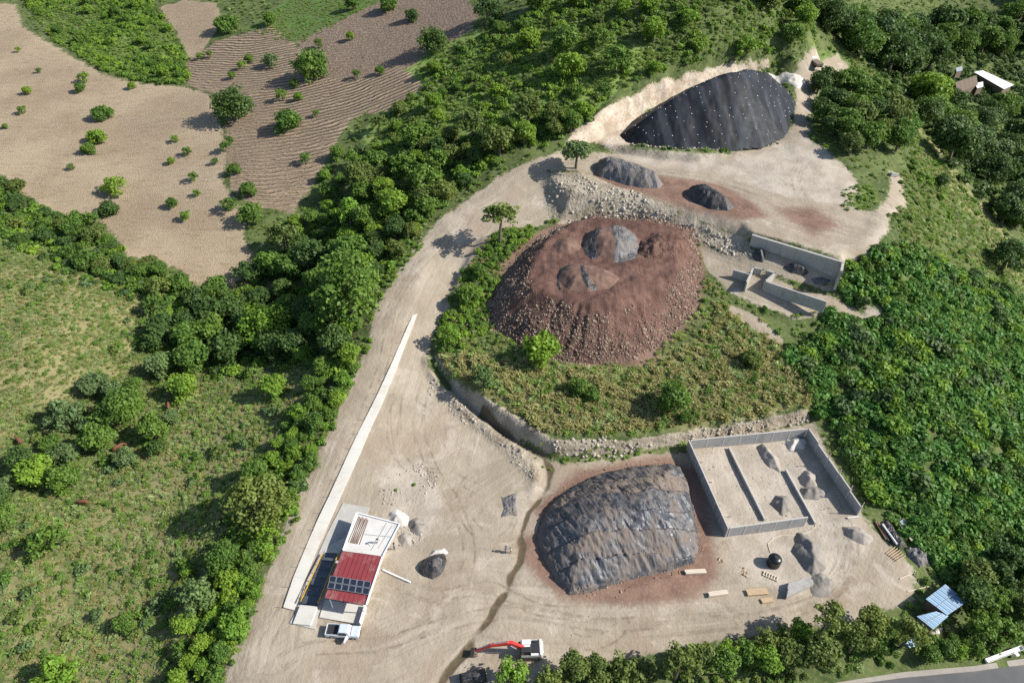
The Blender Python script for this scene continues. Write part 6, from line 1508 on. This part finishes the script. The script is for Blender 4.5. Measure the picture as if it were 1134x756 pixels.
zl = gz(*g1(845, 312)[:2]) + 1.9
wall_run(zz_([(252,277),(326,298)]), zl, 2.9, .35, 'small concrete wing wall left of the drain opening', 'wing_wall', 'concrete', 2)
wall_run(zz_([(318,338),(352,264),(392,272)]), zl + .1, 2.9, .32, 'stepped concrete wall on the left side of the drain', 'drain_wall', 'concrete', 2)
wall_run(zz_([(424,280),(464,293),(414,336),(732,442)]), zl + .05, 2.9, .35, 'long concrete wing wall stretching right from the drain', 'wing_wall', 'concrete', 2)
# small dump truck far up
p = g1(902.5, 73); du = empty('small_truck', tuple(p), R(100), 'small truck with brown load box parked at the far top clearing', 'truck')
MB().box(-2.4, 2.4, -.8, .8, .5, .75).build('chassis', M['dark'], du); MB().box(1.1, 2.4, -.95, .95, .75, 2.0, top=(.8, .9)).build('cab', M['white'], du, .06)
MB().box(-2.5, .95, -1.05, 1.05, .8, 1.5).build('load_box', M['wood_old'], du); MB().add([(2.38, -.8, 1.3), (2.38, .8, 1.3), (2.2, .75, 1.9), (2.2, -.75, 1.9), (2.34, -.8, 1.3), (2.34, .8, 1.3), (2.16, .75, 1.9), (2.16, -.75, 1.9)], [[0, 1, 2, 3], [7, 6, 5, 4], [0, 4, 5, 1], [1, 5, 6, 2], [2, 6, 7, 3], [3, 7, 4, 0]]).build('windscreen', M['glass'], du)
for wx in (-1.5, 1.6):
    for s in (-1, 1): MB().tube([(wx, s * .7, .42), (wx, s * 1.0, .42)], .42, 14).build('wheel', M['dark'], du)
tag(MB().prism([(0, 0), (2.4, .6), (1.6, 2.2), (-.2, 1.4)], 0, [1.5, .9, .5, .7]).build('boulder', M['concrete'], None, .15), 'angular grey block on the small pad right of the terrace', 'boulder').location = tuple(g1(986, 196) - Vector((0, 0, .3)))
# ------------------------------------------------------------------ houses far in the valley
def far_house(px4, h, mat, label, n=8, wallmat='wood_old', wh_=3.0):
    pts_ = [g1(a_, b_, h) for a_, b_ in px4]; z_ = min(p_.z for p_ in pts_) + h
    q4 = [np.array((p_.x, p_.y, z_ + dz_)) for p_, dz_ in zip(pts_, (.6, .6, 0, 0))]
    e = empty('house', (0, 0, 0), 0, label, 'house')
    MB().prism(shrink(q4, .9), z_ - h - 2, z_ - .1).build('wall', M[wallmat], e)
    first = None
    for i in range(n):
        c4 = [tuple(lerpq(q4, u, v)) for u, v in ((i / n, 0), ((i + .97) / n, 0), ((i + .97) / n, 1), (i / n, 1))]
        o = MB().add(c4 + [(x, y, z - .08) for x, y, z in c4], [[0, 1, 2, 3], [7, 6, 5, 4], [0, 4, 5, 1], [1, 5, 6, 2], [2, 6, 7, 3], [3, 7, 4, 0]]).build('roof' if first is None else 'roof_sheet', M[mat], e if first is None else first)
        if first is None: first = o
    return e
far_house([(1082,72),(1091,72),(1123,94),(1113,97)][::1], 5.0, 'white', 'long building with a brilliant white roof far in the valley', 8)
far_house([(1060,86),(1081,85),(1083,94),(1064,96)], 4.0, 'wood_old', 'brown roofed house left of the white roof in the valley', 5)
far_house([(1059,75),(1065,75),(1066,78),(1060,78)], 4.0, 'galv', 'tiny grey roofed shed above the brown house in valley', 2)
far_house([(1080,92),(1088,92),(1089,96),(1083,96)], 4.0, 'white', 'small white roofed lean to beside the brown valley house', 3)

# ------------------------------------------------------------------ wheel tracks pressed into the yard
def track_mat():
    t = NT('wheel_track'); p = t.pos(); e = t.attr('edge').outputs['Fac']
    a = t.math('MULTIPLY', t.math('MULTIPLY', e, t.step(t.noise(p, .5, 4, .7), .40, .66)), .27)
    b = t.n('ShaderNodeBsdfPrincipled'); t.set(b.inputs['Base Color'], t.mix(t.noise(p, 3.0, 3), (.22, .17, .12), (.34, .275, .205))); b.inputs['Roughness'].default_value = .95; b.inputs['Specular IOR Level'].default_value = .1
    t.l(a, b.inputs['Alpha']); t.l(b.outputs[0], t.out.inputs['Surface']); return t.m
TM = track_mat()
def spline(pts, step=.35):
    P_ = Gp(pts)[:, :2]; out = []
    P_ = np.vstack([2 * P_[0] - P_[1], P_, 2 * P_[-1] - P_[-2]])
    for i in range(1, len(P_) - 2):
        n = max(2, int(np.linalg.norm(P_[i + 1] - P_[i]) / step))
        for k in range(n):
            u = k / n; a, b, c, d = P_[i - 1], P_[i], P_[i + 1], P_[i + 2]
            out.append(.5 * ((2 * b) + (c - a) * u + (2 * a - 5 * b + 4 * c - d) * u * u + (3 * b - a - 3 * c + d) * u ** 3))
    return np.array(out)
TRK = [0]
def tracks(pts, w=.42, gauge=1.9):
    TRK[0] += 1
    c = spline(pts); d = unit(np.gradient(c, axis=0)); nrm = np.c_[-d[:, 1], d[:, 0]]
    for s in (-1, 1):
        q = c + nrm * s * gauge / 2
        offs = np.array([-1, -.45, .45, 1]) * w / 2; ed = [0, 1, 1, 0]
        V = []; E = []
        taper = smooth(np.minimum(np.arange(len(q)), len(q) - 1 - np.arange(len(q))) / 8)
        for o_, e_ in zip(offs, ed):
            r_ = q + nrm * o_; V.append(np.c_[r_, ground(r_[:, 0], r_[:, 1]) + .02 + .006 * TRK[0]]); E.append(e_ * taper)
        n = len(q); V = np.concatenate(V)
        F = np.array([[k * n + i, k * n + i + 1, (k + 1) * n + i + 1, (k + 1) * n + i] for k in range(3) for i in range(n - 1)])
        me_ = mesh_np('wheel_track', V, F); fattr(me_, 'edge', np.concatenate(E))
        link('wheel_track', me_, TM)['kind'] = 'structure'
for pts in [
    [(300,745),(340,720),(420,712),(500,690),(570,676),(660,690),(740,688)],
    [(290,720),(330,640),(365,560),(400,470),(425,400),(440,340),(475,285),(520,235)],
    [(430,640),(480,660),(540,650),(590,672),(640,680)],
    [(540,520),(520,540),(515,565),(530,590),(555,590),(566,575),(562,550)],
    [(470,430),(465,470),(480,520),(505,560),(520,620),(490,680),(430,720)],
    [(440,430),(440,480),(455,520),(500,530),(540,545)],
    [(620,690),(640,710),(670,708),(690,690),(680,675)],
    [(700,700),(780,690),(860,680),(930,650),(945,600),(925,560),(905,520)],
    [(860,675),(910,655),(935,620),(930,580)],
    [(640,180),(700,187),(780,200),(860,225),(940,250)],
    [(890,175),(880,200),(900,225),(940,240)],
]:
    tracks(pts)
    tracks([(a + random.uniform(-5, 5), b + random.uniform(-3, 3)) for a, b in pts], .55)
